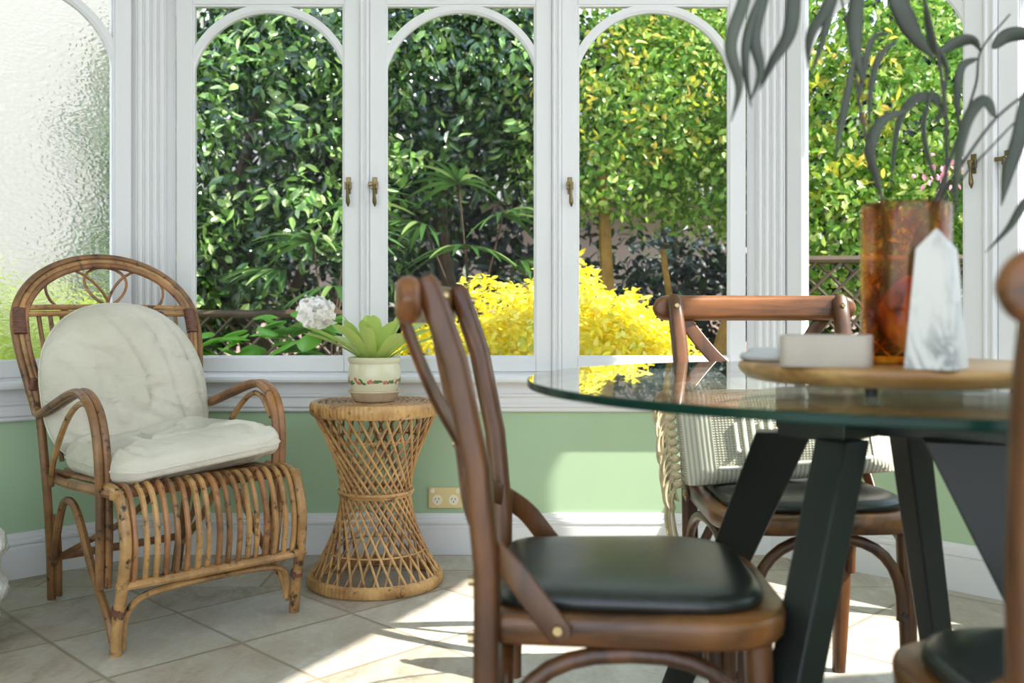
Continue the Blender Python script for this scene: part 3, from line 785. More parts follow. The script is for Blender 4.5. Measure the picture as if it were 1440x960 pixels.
# tasselled cushion on the far chair
def tassel_cushion():
    CM = Matrix.Translation((.612, 2.075, 0)) @ Matrix.Rotation(math.radians(1), 4, 'Z')
    w, h = .235, .112
    out = round_poly([(-w, -h), (w, -h), (w, h), (-w, h)], [.02]*4, 5)
    fine = []
    for i, p in enumerate(out):
        q = out[(i+1) % len(out)]; n = max(1, int(math.dist(p, q)/.03))
        for k in range(n): fine.append((p[0]+(q[0]-p[0])*k/n, p[1]+(q[1]-p[1])*k/n))
    lean = lambda v: .085+(v+h)*.25
    to3 = lambda u, v, hh: Vector((u, lean(v)-hh-.03, v))
    mb, seam = pillow(fine, .075, .05, to3, 5, wr=.005, wf=6, p=2.2)
    o = mb.build('tasselled_cushion', M['weave'], angle=180)
    o.matrix_world = CM @ Matrix.Translation((-.010, -.03, .488+h+.002)) @ Matrix.Rotation(math.radians(-4), 4, 'Y')
    tag(o, 'woven ivory cushion with fringed edge propped on the chair by the window', 'cushion')
    def surf(u, v): # height of the front face
        r = max(abs(u)/w, abs(v)/h); return .075*(max(0, 1-min(r, .99)**2.2))**.55
    # ribbed borders
    for (u0, u1, v0, v1) in ((-w*.97, -w*.72, -h*.95, h*.95), (w*.72, w*.97, -h*.95, h*.95), (-w*.72, w*.72, -h*.96, -h*.62)):
        b = MB(); g = []
        for i in range(13):
            g.append([to3(u0+(u1-u0)*j/12, v0+(v1-v0)*i/12, surf(u0+(u1-u0)*j/12, v0+(v1-v0)*i/12)+.004) for j in range(13)])
        b.rings(g, closed=False, cap=False); b.build('ribbed_border', M['stripe'], o, angle=180)
    b = MB()
    for k in range(9):
        u = -w*.52+k*.018+ (.11 if k > 4 else 0); a = R.uniform(.2, .5)*h; e = a-R.uniform(.5, .9)*h
        b.tube([to3(u, a+(e-a)*q/6, surf(u, a+(e-a)*q/6)+.004) for q in range(7)], .0042, 6)
        b.ball(to3(u, e, surf(u, e)+.006), .006, 8, 6)
    b.tube([to3(-w*.7+w*1.4*q/14, -h*.62, surf(-w*.7+w*1.4*q/14, -h*.62)+.005) for q in range(15)], .004, 6)
    b.build('raised_cord', M['tuft'], o)
    for k in range(13):                              # knotted fringe down the left side
        v = h*.95-k*h*1.9/12; b = MB(); p = to3(-w-.004, v, .0)
        b.ball(p+Vector((-.008, 0, 0)), .010, 8, 6, (1.2, 1, .9))
        ln = R.uniform(.055, .08)+(.05 if k == 12 else 0)
        for s in range(9):
            dx, dy = R.uniform(-.05, -.012), R.uniform(-.012, .012)
            b.tube(cr([p+Vector((-.01, 0, 0)), p+Vector((-.012+dx*.5, dy*.5, -ln*.3)), p+Vector((-.006+dx*.75, dy, -ln*.8)), p+Vector((dx*.7, dy*1.3, -ln*1.2))], 3), [.0028]*9+[.0012], 5)
        b.build('tassel', M['fringe'], o)
tassel_cushion()

# ------------------------------------------------------------------ glass table
TX, TY, TR, TZ = .628, 1.462, .605, .75
def table():
    t = thing('dining_table', 'round glass-topped dining table on splayed black legs', 'dining table', (TX, TY, 0))
    b = MB(); th = .012
    seg = 160
    ring = lambda r, z: [(r*math.cos(2*PI*j/seg), r*math.sin(2*PI*j/seg), z) for j in range(seg)]
    b.rings([ring(TR-.002, TZ-th), ring(TR, TZ-th+.002), ring(TR, TZ-.002), ring(TR-.002, TZ)], cap=False)
    b.cm = 1; n = len(b.v); b.v += ring(TR-.002, TZ); b.face(*range(n, n+seg)); n = len(b.v); b.v += ring(TR-.002, TZ-th); b.face(*reversed(range(n, n+seg)))
    b.build('glass_top', [M['glassrim'], M['tableglass']], t, angle=30)
    fr = MB(); zt, zb = TZ-th-.001, .662
    cx, cy = .56-TX, 1.545-TY
    for a, l0, l1 in ((PI/4, -.165, .16), (-PI/4+.05, -.12, .24)):
        m = (l0+l1)/2
        fr.box((cx+m*math.cos(a), cy+m*math.sin(a), (zt+zb)/2), (l1-l0, .108, zt-zb), Matrix.Rotation(a, 3, 'Z'))
    bevel(fr.build('top_frame', M['black'], t, smooth=False), .002)
    # four splayed tapering legs: top, foot, facing angle, width and thickness
    for (tx, ty), (fx, fy), a, w0, t0, w1, t1 in (((.425, 1.50), (.352, 2.13), -17, .084, .05, .062, .045), ((.482, 1.40), (.24, 1.10), -58, .056, .054, .048, .047),
                                  ((.632, 1.53), (.85, 1.86), -72, .046, .046, .039, .040), ((.655, 1.39), (.90, 1.2), -20, .112, .05, .075, .045)):
        b = MB(); rs = []; d = Vector((math.cos(math.radians(a)), math.sin(math.radians(a)), 0)); sd = Vector((-d.y, d.x, 0))
        for p, w_, t_ in ((Vector((tx-TX, ty-TY, zb+.004)), w0, t0), (Vector((fx-TX, fy-TY, 0)), w1, t1)):
            rs.append([p+d*w_/2+sd*t_/2, p-d*w_/2+sd*t_/2, p-d*w_/2-sd*t_/2, p+d*w_/2-sd*t_/2])
        b.rings(rs); bevel(b.build('leg', M['black'], t, smooth=False), .003)
table()

# things on the table
BX, BY, BR = .512, 1.29, .203
BZ = TZ+.010
t = thing('serving_board', 'round pale wooden board on small feet on the glass table', 'serving board', (BX, BY, TZ))
b = MB(); b.lathe([(.0, .010), (BR-.022, .010), (BR-.012, .0125), (BR-.003, .021), (BR, .027), (BR-.002, .0325), (BR-.006, .034), (0, .034)], 96, cap=False); b.build('board', M['board'], t, angle=50)
for k in range(3):
    a = math.radians(-120+120*k); b = MB(); b.lathe([(0, 0), (.007, 0), (.008, .010), (0, .010)], 16, (.165*math.cos(a), .165*math.sin(a), 0), cap=False); b.build('foot', M['rubber'], t)
BT = TZ+.0342
# marble box and its lid
b = MB()
def rr_rings(w, d, r, levels): return [[(x*k, y*k, z) for x, y in rrect(w, d, r, 5)] for z, k in levels]
b.rings(rr_rings(.107, .078, .012, ((0, .985), (.002, 1), (.036, 1), (.0385, .985), (.0385, .86), (.008, .85))))
o = b.build('marble_box', M['pinkstone'], loc=(.388, 1.185, BT), angle=50); o.rotation_euler = (0, 0, math.radians(-22)); tag(o, 'small open pinkish white stone box on the wooden board', 'box')
b = MB(); b.lathe([(0, 0), (.052, 0), (.058, .003), (.059, .007), (.056, .0105), (.049, .012), (.048, .015), (.045, .0175), (0, .0178)], 64, cap=False)
tag(b.build('stone_lid', M['stone'], loc=(.372, 1.315, BT), angle=50), 'round pale grey stepped lid lying behind the stone box', 'lid')
# obelisk
b = MB(); sq = lambda h, z: [(-h, -h, z), (h, -h, z), (h, h, z), (-h, h, z)]
b.rings([sq(.0282, 0), sq(.0182, .139), sq(.001, .163)])
o = bevel(b.build('marble_obelisk', M['marble'], loc=(.493, 1.115, BT), smooth=False), .0012); o.rotation_euler = (0, 0, math.radians(-40)); tag(o, 'tall white veined marble obelisk in front of the amber vase', 'ornament')
# vase, rock, eucalyptus
VX, VY, VR, VH = .508, 1.238, .0555, .205
b = MB(); b.lathe([(0, 0), (VR-.004, 0), (VR, .004), (VR, VH-.004), (VR-.002, VH), (VR-.0045, VH-.002), (VR-.005, .016), (0, .014)], 72, cap=False)
tag(b.build('glass_vase', M['amber'], loc=(VX, VY, BT), angle=50), 'cylindrical amber tortoiseshell glass vase on the wooden board', 'vase')
b = MB(); b.ball((0, 0, 0), .040, 20, 14, (.95, .8, 1.15))
b.v = [tuple(Vector(p)*(1+.22*noise.noise(Vector(p)*34)+.1*noise.noise(Vector(p)*90))) for p in b.v]
zmin = min(p[2] for p in b.v)
o = b.build('rock', M['rock'], loc=(VX+.006, VY-.002, BT+.0155-zmin), angle=30); tag(o, 'rough tan rock sitting inside the amber vase', 'rock')

def eucalyptus():
    t = thing('eucalyptus_branches', 'grey-green long-leaved branches arching out of the amber vase', 'plant', (VX, VY, BT+.02))
    inv = Matrix.Translation((-VX, -VY, -BT-.02))
    L = lambda p: inv @ p
    base = Vector((VX, VY, BT+.022))
    def stem(pts, r0, r1, off):
        P = [base+Vector((off[0], off[1], .0)), base+Vector((off[0]*1.2, off[1]*1.2, VH*.6))]+[W(*p) for p in pts]
        q = cr([L(p) for p in P], 7); n = len(q)
        b = MB(); b.tube(q, [r0+(r1-r0)*i/(n-1) for i in range(n)], 7); b.build('stem', M['branch'], t)
    stem([(1322, 280, 1.225), (1352, 232, 1.20), (1402, 165, 1.17), (1470, 112, 1.12)], .0032, .0014, (.012, -.006))
    stem([(1326, 270, 1.25), (1331, 190, 1.27), (1322, 95, 1.29), (1296, -10, 1.29), (1255, -90, 1.26), (1180, -140, 1.22), (1090, -120, 1.17), (1040, -70, 1.14)], .0034, .0014, (.016, .008))
    stem([(1318, 275, 1.26), (1345, 200, 1.29), (1372, 120, 1.33), (1380, 70, 1.35), (1420, 20, 1.37)], .003, .0013, (.010, .012))
    stem([(1240, 278, 1.23), (1215, 180, 1.25), (1195, 60, 1.26), (1172, -60, 1.24)], .003, .0013, (-.020, .006))
    stem([(1344, 262, 1.23), (1400, 200, 1.21), (1448, 150, 1.2)], .0022, .001, (.008, -.002))
    def leaf(pts, w, d, tilt=0.0, d1=None):
        """long sickle leaf: pixel path, half-width in metres at its widest"""
        n = len(pts); d1 = d if d1 is None else d1
        P = cr([L(W(p[0], p[1], d+(d1-d)*i/(n-1))) for i, p in enumerate(pts)], 6); m = len(P); rs = []
        vw = Vector((.35, 1, 0)).normalized()
        for i, p in enumerate(P):
            q = i/(m-1); ww = .8*w*max(.04, math.sin(PI*min(1, q**.8*.97+.03))**.8)
            tg = (P[min(i+1, m-1)]-P[max(i-1, 0)]).normalized()
            sd = tg.cross(vw).normalized(); nn = tg.cross(sd)
            a = tilt+.9*(q-.4); sd2 = sd*math.cos(a)+nn*math.sin(a); n2 = tg.cross(sd2)
            rs.append([p-sd2*ww-n2*ww*.25, p-sd2*ww*.5-n2*ww*.06, p, p+sd2*ww*.5-n2*ww*.06, p+sd2*ww-n2*ww*.25])
        b = MB(); b.rings(rs, closed=False, cap=False); o = b.build('leaf', M['euc'], t, angle=180)
        s = o.modifiers.new('Solidify', 'SOLIDIFY'); s.thickness = .0006
    leaf([(1062, -70), (1046, 0), (1027, 62), (1039, 120), (1028, 172)], .0098, 1.14)
    leaf([(1105, -90), (1078, -20), (1061, 48), (1069, 100), (1054, 146)], .0095, 1.15)
    leaf([(1075, -20), (1052, 45), (1048, 95), (1057, 152)], .007, 1.15)
    leaf([(1128, -100), (1118, -20), (1110, 45), (1085, 88), (1068, 128)], .011, 1.17)
    leaf([(1190, -70), (1165, 5), (1140, 48), (1136, 98)], .0095, 1.22)
    leaf([(1192, -50), (1166, 20), (1155, 62), (1138, 112)], .006, 1.22)
    leaf([(1218, -60), (1204, 10), (1203, 70), (1213, 118)], .0125, 1.25)
    leaf([(1204, 70), (1192, 130), (1182, 180), (1174, 222)], .006, 1.25)
    leaf([(1240, -70), (1265, 5), (1285, 48), (1314, 84)], .016, 1.27)
    leaf([(1262, 55), (1236, 82), (1224, 130), (1222, 188)], .0055, 1.27)
    leaf([(1318, 76), (1345, 60), (1368, 58), (1380, 74)], .011, 1.32, .6)
    leaf([(1375, 82), (1352, 95), (1346, 140), (1350, 190)], .007, 1.33)
    leaf([(1322, 150), (1312, 136), (1284, 140), (1262, 178), (1252, 270)], .0105, 1.29, .4)
    leaf([(1330, 140), (1316, 170), (1300, 172)], .005, 1.29, .7)
    leaf([(1275, 155), (1240, 170), (1222, 210), (1232, 250), (1243, 292)], .0095, 1.25, .3)
    leaf([(1400, 165), (1384, 140), (1360, 168), (1346, 230), (1343, 310)], .010, 1.2, .4)
    leaf([(1395, 68), (1418, 50), (1450, 52), (1480, 80)], .013, 1.36, .5)
    leaf([(1440, 128), (1434, 190), (1418, 240), (1408, 290)], .011, 1.18)
    leaf([(1470, 250), (1440, 286), (1418, 320), (1385, 356)], .007, 1.16, .5)
    leaf([(1300, 0), (1310, 60), (1330, 95), (1326, 150)], .008, 1.3, .8)
    leaf([(1312, 120), (1298, 180), (1310, 240), (1322, 262)], .006, 1.28, .9)
    leaf([(1205, 150), (1225, 60), (1255, 45)], .006, 1.26, .5)
eucalyptus()

# ------------------------------------------------------------------ power outlet
def outlet():
    x, z = -.237, .200; y = D_BACK
    t = thing('power_outlet', 'cream double power outlet on the sage wall above the baseboard', 'power outlet', (x, y, z))
    b = MB(); b.box((0, -.005, 0), (.122, .010, .074)); bevel(b.build('plate', M['outlet'], t, smooth=False), .003)
    for s in (-1, 1):
        b = MB(); b.lathe([(0, 0), (.0185, 0), (.0175, .003), (0, .0032)], 28, cap=False); b.v = [(p[0]+s*.029-.0, -.010-p[2], p[1]-.007) for p in b.v]; so = b.build('socket', M['ivory'], t)
        b = MB()
        for (dx, dz, a) in ((-.006, .004, .5), (.006, .004, -.5), (0, -.006, 0)):
            b.box((s*.029+dx, -.0133, -.007+dz), (.0022, .0008, .008), Matrix.Rotation(a, 3, 'Y'))
        b.build('pin_slot', M['hole'], so, smooth=False)
        b = MB(); b.lathe([(0, 0), (.0085, 0), (.008, .004), (0, .005)], 20, cap=False); b.v = [(p[0]+s*.046, -.010-p[2], p[1]+.025) for p in b.v]; b.build('switch', M['ivory'], t)
outlet()

# ------------------------------------------------------------------ white woolly pouf at the left edge
b = MB(); rs = []
for i in range(49):
    z = .355*i/48; q = i/48
    r = .235*(max(.02, 1-abs(2*q-1)**6))**.5
    rs.append([Vector((r*math.cos(2*PI*j/110), r*math.sin(2*PI*j/110), z)) for j in range(110)])
rs = [[p*1.0+Vector((p.x, p.y, 0)).normalized()*(.012*abs(noise.noise(p*28))+.010*noise.noise(p*60)+.010*math.sin(p.z*55)) for p in r] for r in rs]
b.rings(rs)
M['wool'] = plain('white_wool', srgb(232, 232, 226), .95, 0, 90, .06, .8, .01)
tag(b.build('woolly_pouf', M['wool'], loc=(-1.54, 2.40, .0), angle=180), 'shaggy white wool pouf just showing at the left edge', 'pouf')

# ------------------------------------------------------------------ garden
GZ = -.30
g = MB(); g.face(0, 1, 2, 3); g.v = [(-16, 3.62, GZ), (16, 3.62, GZ), (16, 24, GZ), (-16, 24, GZ)]; structure(g.build('ground', M['ground'], smooth=False))
rng = np.random.default_rng(11)
def leaf_cloud(name, mat, parent, pts, nrm, length, width, droop=.3, up=.25, rand=.7):
    """many small folded leaves as one foliage mesh; pts, nrm: (n,3) arrays"""
    n = len(pts); L = length*rng.uniform(.65, 1.25, (n, 1)); Wd = width*rng.uniform(.75, 1.2, (n, 1))
    nz = nrm+rng.normal(0, rand, (n, 3)); nz[:, 2] += up; nz /= np.linalg.norm(nz, axis=1, keepdims=True)
    d = rng.normal(0, 1, (n, 3)); d[:, 2] -= droop*2; d -= nz*(d*nz).sum(1, keepdims=True); d /= np.linalg.norm(d, axis=1, keepdims=True)
    s = np.cross(nz, d)
    v = np.stack([pts, pts+d*L*.30+s*Wd*.46+nz*Wd*.10, pts+d*L*.68+s*Wd*.40+nz*Wd*.10, pts+d*L-nz*L*.10,
                  pts+d*L*.68-s*Wd*.40+nz*Wd*.10, pts+d*L*.30-s*Wd*.46+nz*Wd*.10, pts+d*L*.5-nz*Wd*.05], 1).reshape(-1, 3)
    i = (np.arange(n)*7)[:, None]
    f = np.concatenate([i+np.array([[a_, (a_+1) % 6, 6]]) for a_ in range(6)], 0)
    me = bpy.data.meshes.new(name); me.from_pydata(v.tolist(), [], f.tolist()); me.materials.append(mat); me.update()
    o = bpy.data.objects.new(name, me); return put(o, parent)
def blobs(lobes, n, shell=.35):
    """points + outward normals spread through ellipsoid lobes [(cx,cy,cz,rx,ry,rz)]"""
    vol = np.array([l[3]*l[5]+l[4]*l[5] for l in lobes]); k = rng.choice(len(lobes), n, p=vol/vol.sum())
    A = np.array(lobes)[k]
    d = rng.normal(0, 1, (n, 3)); d /= np.linalg.norm(d, axis=1, keepdims=True)
    r = 1-shell*rng.uniform(0, 1, (n, 1))**1.5
    r *= 1+.10*np.sin(d[:, :1]*9+A[:, :1]*5)*np.sin(d[:, 2:]*8)
    return A[:, :3]+d*r*A[:, 3:], d
def clusters(lobes, nc, per, spread, shell=.4):
    c, d = blobs(lobes, nc, shell)
    p = np.repeat(c, per, 0)+rng.normal(0, spread, (nc*per, 3))*np.array([1, 1, .7])
    return p, np.repeat(d, per, 0)
def trunk(parent, paths, mat, name='trunk'):
    for pts, r0, r1 in paths:
        q = cr(pts, 5); n = len(q); b = MB(); b.tube(q, [r0+(r1-r0)*i/(n-1) for i in range(n)], 8); b.build(name, mat, parent)
def tree(name, label, loc, lobes, nc, per, spread, mat, ln, wd, paths, bark, extra=None, cat='tree', group=None, shell=.45, rand=.7):
    t = thing(name, label, cat, loc, 0, group)
    p, d = clusters(lobes, nc, per, spread, shell); leaf_cloud('foliage', mat, t, p, d, ln, wd, rand=rand)
    trunk(t, paths, bark)
    if extra:
        for nm, m2, lb, n2, l2, w2 in extra:
            p, d = clusters(lb, n2, 8, spread*.7, .2); leaf_cloud(nm, m2, t, p, d, l2, w2)
    return t
# dark glossy trees behind the two left windows
tree('camellia_tree', 'dark glossy-leaved tree seen through the window nearest the frosted one', (-1.75, 6.2, GZ),
     [(0, 0, 2.3, 1.0, .8, .9), (.35, .0, 1.5, .75, .6, .5), (-.5, 0, 1.4, .6, .6, .6), (.5, -.2, 2.9, .8, .6, .6)], 820, 14, .075, M['camellia'], .092, .040,
     [([(0, .1, 0), (.05, .1, .8), (-.1, .1, 1.6), (.1, .1, 2.6)], .09, .03), ([(.05, .1, .8), (.4, .1, 1.5), (.7, 0, 2.4)], .05, .02)], M['barkdark'],
     [('painted_sun_sprays', M['sunleaf'], [(-.2, -.62, 1.9, .35, .2, .45), (.35, -.65, 2.5, .5, .2, .35), (.55, -.6, 1.75, .3, .2, .2), (-.4, -.6, 1.35, .3, .2, .3)], 95, .085, .038)])  # front sprays carry sunlight in their paler leaf colour
tree('camellia_tree', 'dark glossy-leaved tree above the palm in the middle window', (-.55, 6.6, GZ),
     [(0, 0, 2.7, .95, .7, .75), (-.4, -.1, 2.0, .6, .5, .5), (.5, 0, 2.9, .6, .6, .8)], 620, 14, .075, M['camellia'], .092, .040,
     [([(.15, .1, 0), (.2, .1, .9), (.05, .1, 1.8), (.2, .1, 2.8)], .08, .03)], M['barkdark'],
     [('painted_sun_sprays', M['sunleaf'], [(-.35, -.6, 2.4, .35, .2, .6), (.4, -.55, 2.95, .5, .2, .3), (.65, -.5, 2.5, .2, .2, .2)], 75, .085, .038)])
# yellow-green crepe myrtles
tree('crepe_myrtle', 'yellow-green leafy tree behind the golden bush in the third window', (1.0, 6.4, GZ),
     [(0, 0, 2.55, .85, .7, .85), (-.3, -.2, 2.1, .6, .5, .42), (.45, -.2, 2.1, .6, .5, .45), (.2, -.1, 3.2, .8, .6, .5)], 980, 16, .075, M['myrtle'], .056, .030,
     [([(-.28, 0, 0), (-.3, 0, .8), (-.36, 0, 1.3), (-.4, 0, 2.2)], .07, .035), ([(.05, .1, 0), (.1, .1, .9), (.02, .1, 1.6)], .035, .02), ([(.30, -.05, 0), (.35, -.05, .8), (.48, 0, 1.3), (.55, 0, 2.1)], .06, .03)], M['bark'],
     [('new_growth', M['myrtletop'], [(-.2, -.35, 2.55, .7, .4, .45), (.3, -.3, 2.75, .7, .4, .4)], 110, .06, .026)])
tree('crepe_myrtle', 'yellow-green tree with a pink blossom seen through the window behind the vase', (2.45, 5.9, GZ),
     [(0, 0, 2.3, .9, .7, .8), (-.5, -.1, 1.7, .5, .5, .5), (.5, 0, 2.0, .7, .6, .7), (0, 0, 3.1, .9, .6, .5)], 900, 16, .075, M['myrtle'], .062, .032,
     [([(.1, 0, 0), (.15, 0, .9), (-.1, 0, 1.6), (-.3, 0, 2.4)], .05, .02), ([(.4, .1, 0), (.45, .1, .9), (.6, .1, 1.9)], .045, .02)], M['bark'],
     [('new_growth', M['myrtletop'], [(-.55, -.3, 2.3, .35, .35, .5)], 36, .08, .032), ('blossom', M['pinkpetal'], [(-.12, -.75, 1.93, .05, .04, .05)], 5, .04, .03)])
tree('citrus_tree', 'broad-leaved green tree standing beyond the second right-hand window', (4.2, 5.2, GZ),
     [(0, 0, 2.0, 1.0, .8, 1.2)], 300, 14, .09, M['camellia'], .1, .05, [([(0, 0, 0), (0, 0, 1.0), (.1, 0, 2.0)], .06, .03)], M['barkdark'])
# dense backing trees
for k, (x, y, lab) in enumerate(((-3.2, 9.2, 'tall dark evergreen far behind the glossy tree'), (-.7, 9.6, 'tall dark evergreen far behind the palms'), (1.6, 9.8, 'tall dark evergreen far behind the third window tree'), (3.9, 9.0, 'tall dark evergreen far behind the vase'))):
    low = [] if k == 2 else [(-.2, -.2, 1.0, 1.4, .7, .9)]
    tree('evergreen_tree', lab, (x, y, GZ), ([(0, 0, 3.2, 1.5, .8, .9)] if k == 2 else [(0, 0, 2.3, 1.5, .8, 1.5)])+low+[(.3, 0, 3.6, 1.3, .8, 1.1)], 420, 14, .14, M['deephedge'], .17, .08,
         [([(0, 0, 0), (0, 0, 2), (.1, 0, 3.6)], .12, .05)], M['barkdark'], group='evergreens along the boundary', shell=.7)
tree('dark_shrub', 'loose dark shrub low behind the trunks of the third-window tree', (1.25, 8.3, GZ),
     [(-.5, 0, 1.0, .7, .5, .7), (.5, .1, 1.1, .7, .5, .75), (.0, 0, 1.5, .9, .4, .4), (.9, .1, 1.5, .5, .4, .5)], 190, 14, .10, M['deephedge'], .12, .055,
     [([(0, 0, 0), (.05, 0, .8), (.2, 0, 1.4)], .03, .015), ([(-.1, 0, 0), (-.3, 0, .8), (-.4, 0, 1.3)], .03, .015)], M['barkdark'], cat='shrub', shell=.8)
# golden bush
t = thing('golden_shrub', 'rounded bright yellow bush just outside the windows behind the chair', 'shrub', (.16, 4.95, GZ))
lob = [(.0, .05, .60, .80, .55, .80), (-.42, -.05, .50, .50, .42, .66), (.48, -.05, .52, .48, .42, .70), (.1, -.2, .58, .55, .45, .72)]
p, d = blobs(lob, 24000, .16); leaf_cloud('foliage', M['golden'], t, p, d, .050, .027, droop=-.2, up=.35, rand=.6)
b = MB()
for l in lob: b.ball((l[0], l[1], l[2]), 1, 20, 14, (l[3]*.74, l[4]*.74, l[5]*.74))
b.build('inner_core', M['golden'], t)  # solid filler added behind the leaves to close see-through gaps
# fan palms
def fan_palm(label, loc, fans):
    t = thing('fan_palm', label, 'palm', loc)
    for (h, az, dist, tiltd, size) in fans:
        c, s = math.cos(az), math.sin(az); tip = Vector((c*dist, s*dist, h))
        b = MB(); b.tube(cr([(0, 0, 0), (c*dist*.2, s*dist*.2, h*.6), tip], 5), .006, 6); st = b.build('stem', M['barkdark'], t)
        b = MB(); out = Vector((c, s, 0)); side = Vector((-s, c, 0)); upv = Vector((0, 0, 1))
        dirf = (out*math.cos(tiltd)+upv*math.sin(tiltd)).normalized()
        for k in range(11):
            a = math.radians(-88+176*k/10); dv = (dirf*math.cos(a)+side*math.sin(a)).normalized(); pl = dirf.cross(side).normalized()
            wv = dv.cross(pl).normalized(); L_ = size*(1-.25*abs(k-5)/5)
            rs = []
            for i in range(7):
                q = i/6; w_ = .017*math.sin(PI*min(1, .12+.86*q))**.7+.001
                p_ = tip+dv*L_*q+Vector((0, 0, -.16*size*q*q*2.2)); rs.append([p_-wv*w_+pl*.006, p_, p_+wv*w_+pl*.006])
            b.rings(rs, closed=False, cap=False)
        b.build('fan_leaf', M['palm'], st, angle=180)
fan_palm('fan palm with drooping blades near the left window mullion', (-1.02, 5.35, GZ), [(1.55, 4.3, .15, .35, .42), (1.75, 5.6, .2, .5, .42), (1.4, 3.4, .25, .2, .38), (1.62, 1.0, .2, .5, .4), (1.3, 5.0, .3, .1, .36)])
fan_palm('fan palm directly above the golden bush in the middle window', (-.25, 5.95, GZ), [(1.55, 4.6, .2, .2, .48), (1.75, 5.6, .25, .35, .45), (1.7, 3.5, .3, .3, .45), (1.95, 4.2, .15, .6, .42), (1.5, .2, .3, .2, .42)])
# hydrangeas
def hydrangea(label, loc, leaves, flowers):
    t = thing('hydrangea', label, 'flowering plant', loc)
    for k in range(leaves):
        a = R.uniform(0, 2*PI); h = R.uniform(.92, 1.20); r = R.uniform(.03, .22)
        bp = Vector((r*.4*math.cos(a), r*.4*math.sin(a), h-.06)); e = R.uniform(-.3, .7); ln = R.uniform(.13, .19); wd = ln*.34
        dv = Vector((math.cos(a)*math.cos(e), math.sin(a)*math.cos(e), math.sin(e))); sd = Vector((-math.sin(a), math.cos(a), 0)); n = dv.cross(sd)
        b = MB(); rs = []
        for i in range(8):
            q = i/7; w_ = wd*math.sin(PI*min(1, .06+.93*q))**.75+.001; p_ = bp+dv*ln*q*1.0-Vector((0, 0, .10*ln*q*q*3))
            rs.append([p_-sd*w_-n*w_*.3, p_-sd*w_*.5-n*w_*.08, p_, p_+sd*w_*.5-n*w_*.08, p_+sd*w_-n*w_*.3])
        b.rings(rs, closed=False, cap=False); b.build('leaf', M['hydleaf'], t, angle=180)
    for k in range(4):
        b = MB(); b.tube([(.02*k, .01*k, 0), (R.uniform(-.1, .1), R.uniform(-.08, .08), .95)], .006, 6); b.build('stem', M['gpaint'], t)
    for (fx, fy, fz, r) in flowers:
        n = 260; d = rng.normal(0, 1, (n, 3)); d /= np.linalg.norm(d, axis=1, keepdims=True); d[:, 2] *= .85
        leaf_cloud('flower_head', M['hydflower'], t, np.array([fx, fy, fz])+d*r*rng.uniform(.8, 1, (n, 1)), d, .035, .034, droop=0, up=0, rand=.3)
hydrangea('hydrangea with one white flower head in the left window', (-.90, 4.45, GZ), 30, [(.025, -.16, 1.16, .08)])
hydrangea('flowerless hydrangea with bright leaves between the armchair and the white flower', (-1.20, 4.50, GZ+.02), 30, [])
hydrangea('flowerless hydrangea with bright leaves right behind the armchair back', (-1.50, 4.55, GZ-.06), 30, [])
# lattice fences
def lattice(label, p0, p1, top, bot):
    p0, p1 = Vector(p0), Vector(p1); d = (p1-p0); L_ = d.length; a = math.atan2(d.y, d.x)
    t = thing('lattice_fence', label, 'fence', (p0.x, p0.y, GZ), a)
    for k in range(int(L_/1.1)+1):
        b = MB(); x = min(L_, k*1.1); b.box((x, .03, (top+.03)/2), (.06, .06, top+.03)); b.build('post', M['bamboo'], t, smooth=False)
    b = MB(); b.tube([(0, 0, top), (L_, 0, top)], .022, 8); b.build('rail', M['bamboo'], t)
    b = MB(); b.tube([(0, 0, bot), (L_, 0, bot)], .018, 8); b.build('rail', M['bamboo'], t)
    b = MB(); h = top-bot; s = .13
    for k in range(-int(h/s)-1, int(L_/s)+1):
        for sg in (1, -1):
            x0, z0 = k*s, bot; x1, z1 = k*s+h, top
            if x0 < 0: z0 += -x0; x0 = 0
            if x1 > L_: z1 -= x1-L_; x1 = L_
            if x1-x0 < .03: continue
            q = [(x0, -.006*sg, z0), (x1, -.006*sg, z1)] if sg > 0 else [(L_-x0, .006, z0), (L_-x1, .006, z1)]
            b.tube(q, .009, 5)
    b.build('lattice', M['bamboo'], t)
lattice('low brown lattice fence behind the hydrangeas', (-2.0, 5.30, 0), (-.75, 5.30, 0), 1.16, .55)
lattice('dark lattice fence behind the amber vase and far chair', (1.35, 5.2, 0), (3.6, 4.9, 0), 1.45, .5)
# neighbouring house glimpsed through the leaves
t = thing('neighbouring_house', 'pale pink rendered house glimpsed through gaps in the trees', 'house', (1.2, 12.6, GZ))
b = MB(); b.box((0, 0, 1.3), (11, .4, 2.6)); b.build('wall', M['pinkwall'], t, smooth=False)
b = MB(); b.rings([[(-5.8, -.6, 2.6), (5.8, -.6, 2.6), (5.8, 1.4, 2.6), (-5.8, 1.4, 2.6)], [(-5.8, 1.2, 4.0), (5.8, 1.2, 4.0), (5.8, 1.4, 4.0), (-5.8, 1.4, 4.0)]]); b.build('roof', M['rooftile'], t, smooth=False)
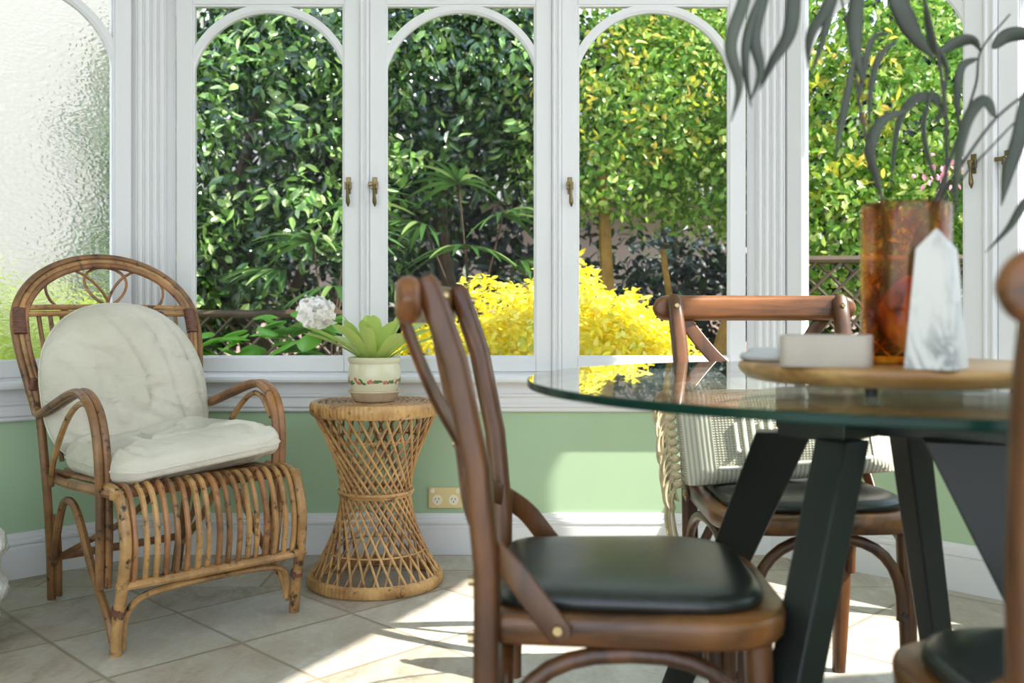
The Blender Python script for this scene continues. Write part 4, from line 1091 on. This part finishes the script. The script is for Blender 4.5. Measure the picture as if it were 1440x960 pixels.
# outside the frosted window
t = thing('garden_wall', 'tall pale grey rendered wall blurred behind the frosted window', 'wall', (-5.5, 7.3, GZ), .30)
b = MB(); b.box((0, 0, 3.3), (6.0, .2, 6.6)); b.build('panel', M['whitewall'], t, smooth=False)
b = MB(); b.box((0, 0, 6.63), (6.1, .28, .06)); bevel(b.build('coping', M['whitewall'], t, smooth=False), .01)
t = thing('lime_shrub', 'yellow-green shrub blurred behind the lower frosted window', 'shrub', (-2.75, 4.6, GZ))
p, d = blobs([(0, 0, .70, .75, .5, .72), (.5, .2, .68, .4, .4, .62), (-.6, .1, .7, .5, .5, .72)], 3600, .4); leaf_cloud('foliage', M['lime'], t, p, d, .09, .045, droop=0, up=.4, rand=.5)
trunk(t, [([(0, 0, 0), (.02, 0, .4), (0, 0, .8)], .03, .015)], M['bark'])

M['bounce'] = plain('pale_bounce', srgb(200, 200, 200), .8, 0, 3, .06)
g = MB(); g.face(0, 1, 2, 3); g.v = [(-16, -14, -.06), (16, -14, -.06), (16, -1.9, -.06), (-16, -1.9, -.06)]; structure(g.build('bounce_ground', M['bounce'], smooth=False))  # unseen pale ground added behind the camera to bounce sunlight indoors
# ------------------------------------------------------------------ light, camera
sc = bpy.context.scene
wd = bpy.data.worlds.new('sky'); sc.world = wd; wd.use_nodes = True; nt = wd.node_tree; bg = nt.nodes['Background']
tc = node(nt, 'ShaderNodeTexCoord'); sp = node(nt, 'ShaderNodeSeparateXYZ'); link(nt, tc.outputs['Generated'], sp.inputs[0])
link(nt, ramp(nt, sp.outputs[2], [(0, (.92, .95, 1.0, 1)), (.25, (.80, .89, 1.0, 1)), (.7, (.50, .70, 1.0, 1))]), bg.inputs[0]); bg.inputs[1].default_value = 1.55
s = bpy.data.lights.new('sun', 'SUN'); s.energy = 7.0; s.angle = math.radians(.6); s.color = (1, .955, .88)
so = bpy.data.objects.new('sun', s); so.rotation_euler = SUN.to_track_quat('-Z', 'Y').to_euler(); so.location = (6, -3, 8); put(so)

cam = bpy.data.cameras.new('camera'); cam.sensor_width = 36; cam.lens = F/1440*36; cam.shift_y = (HY-480)/1440
cam.dof.use_dof = True; cam.dof.focus_distance = 2.75; cam.dof.aperture_fstop = 3.8; cam.clip_start = .05
co = bpy.data.objects.new('camera', cam); co.location = (0, 0, HC); co.rotation_euler = (PI/2, 0, 0); put(co); sc.camera = co
vs = sc.view_settings; vs.view_transform = 'Standard'; vs.look = 'None'; vs.gamma = 1; vs.use_curve_mapping = False; vs.exposure = .95
cy = sc.cycles; cy.use_denoising = True; cy.transparent_max_bounces = 24; cy.max_bounces = 10; cy.sample_clamp_indirect = 6; cy.caustics_reflective = False
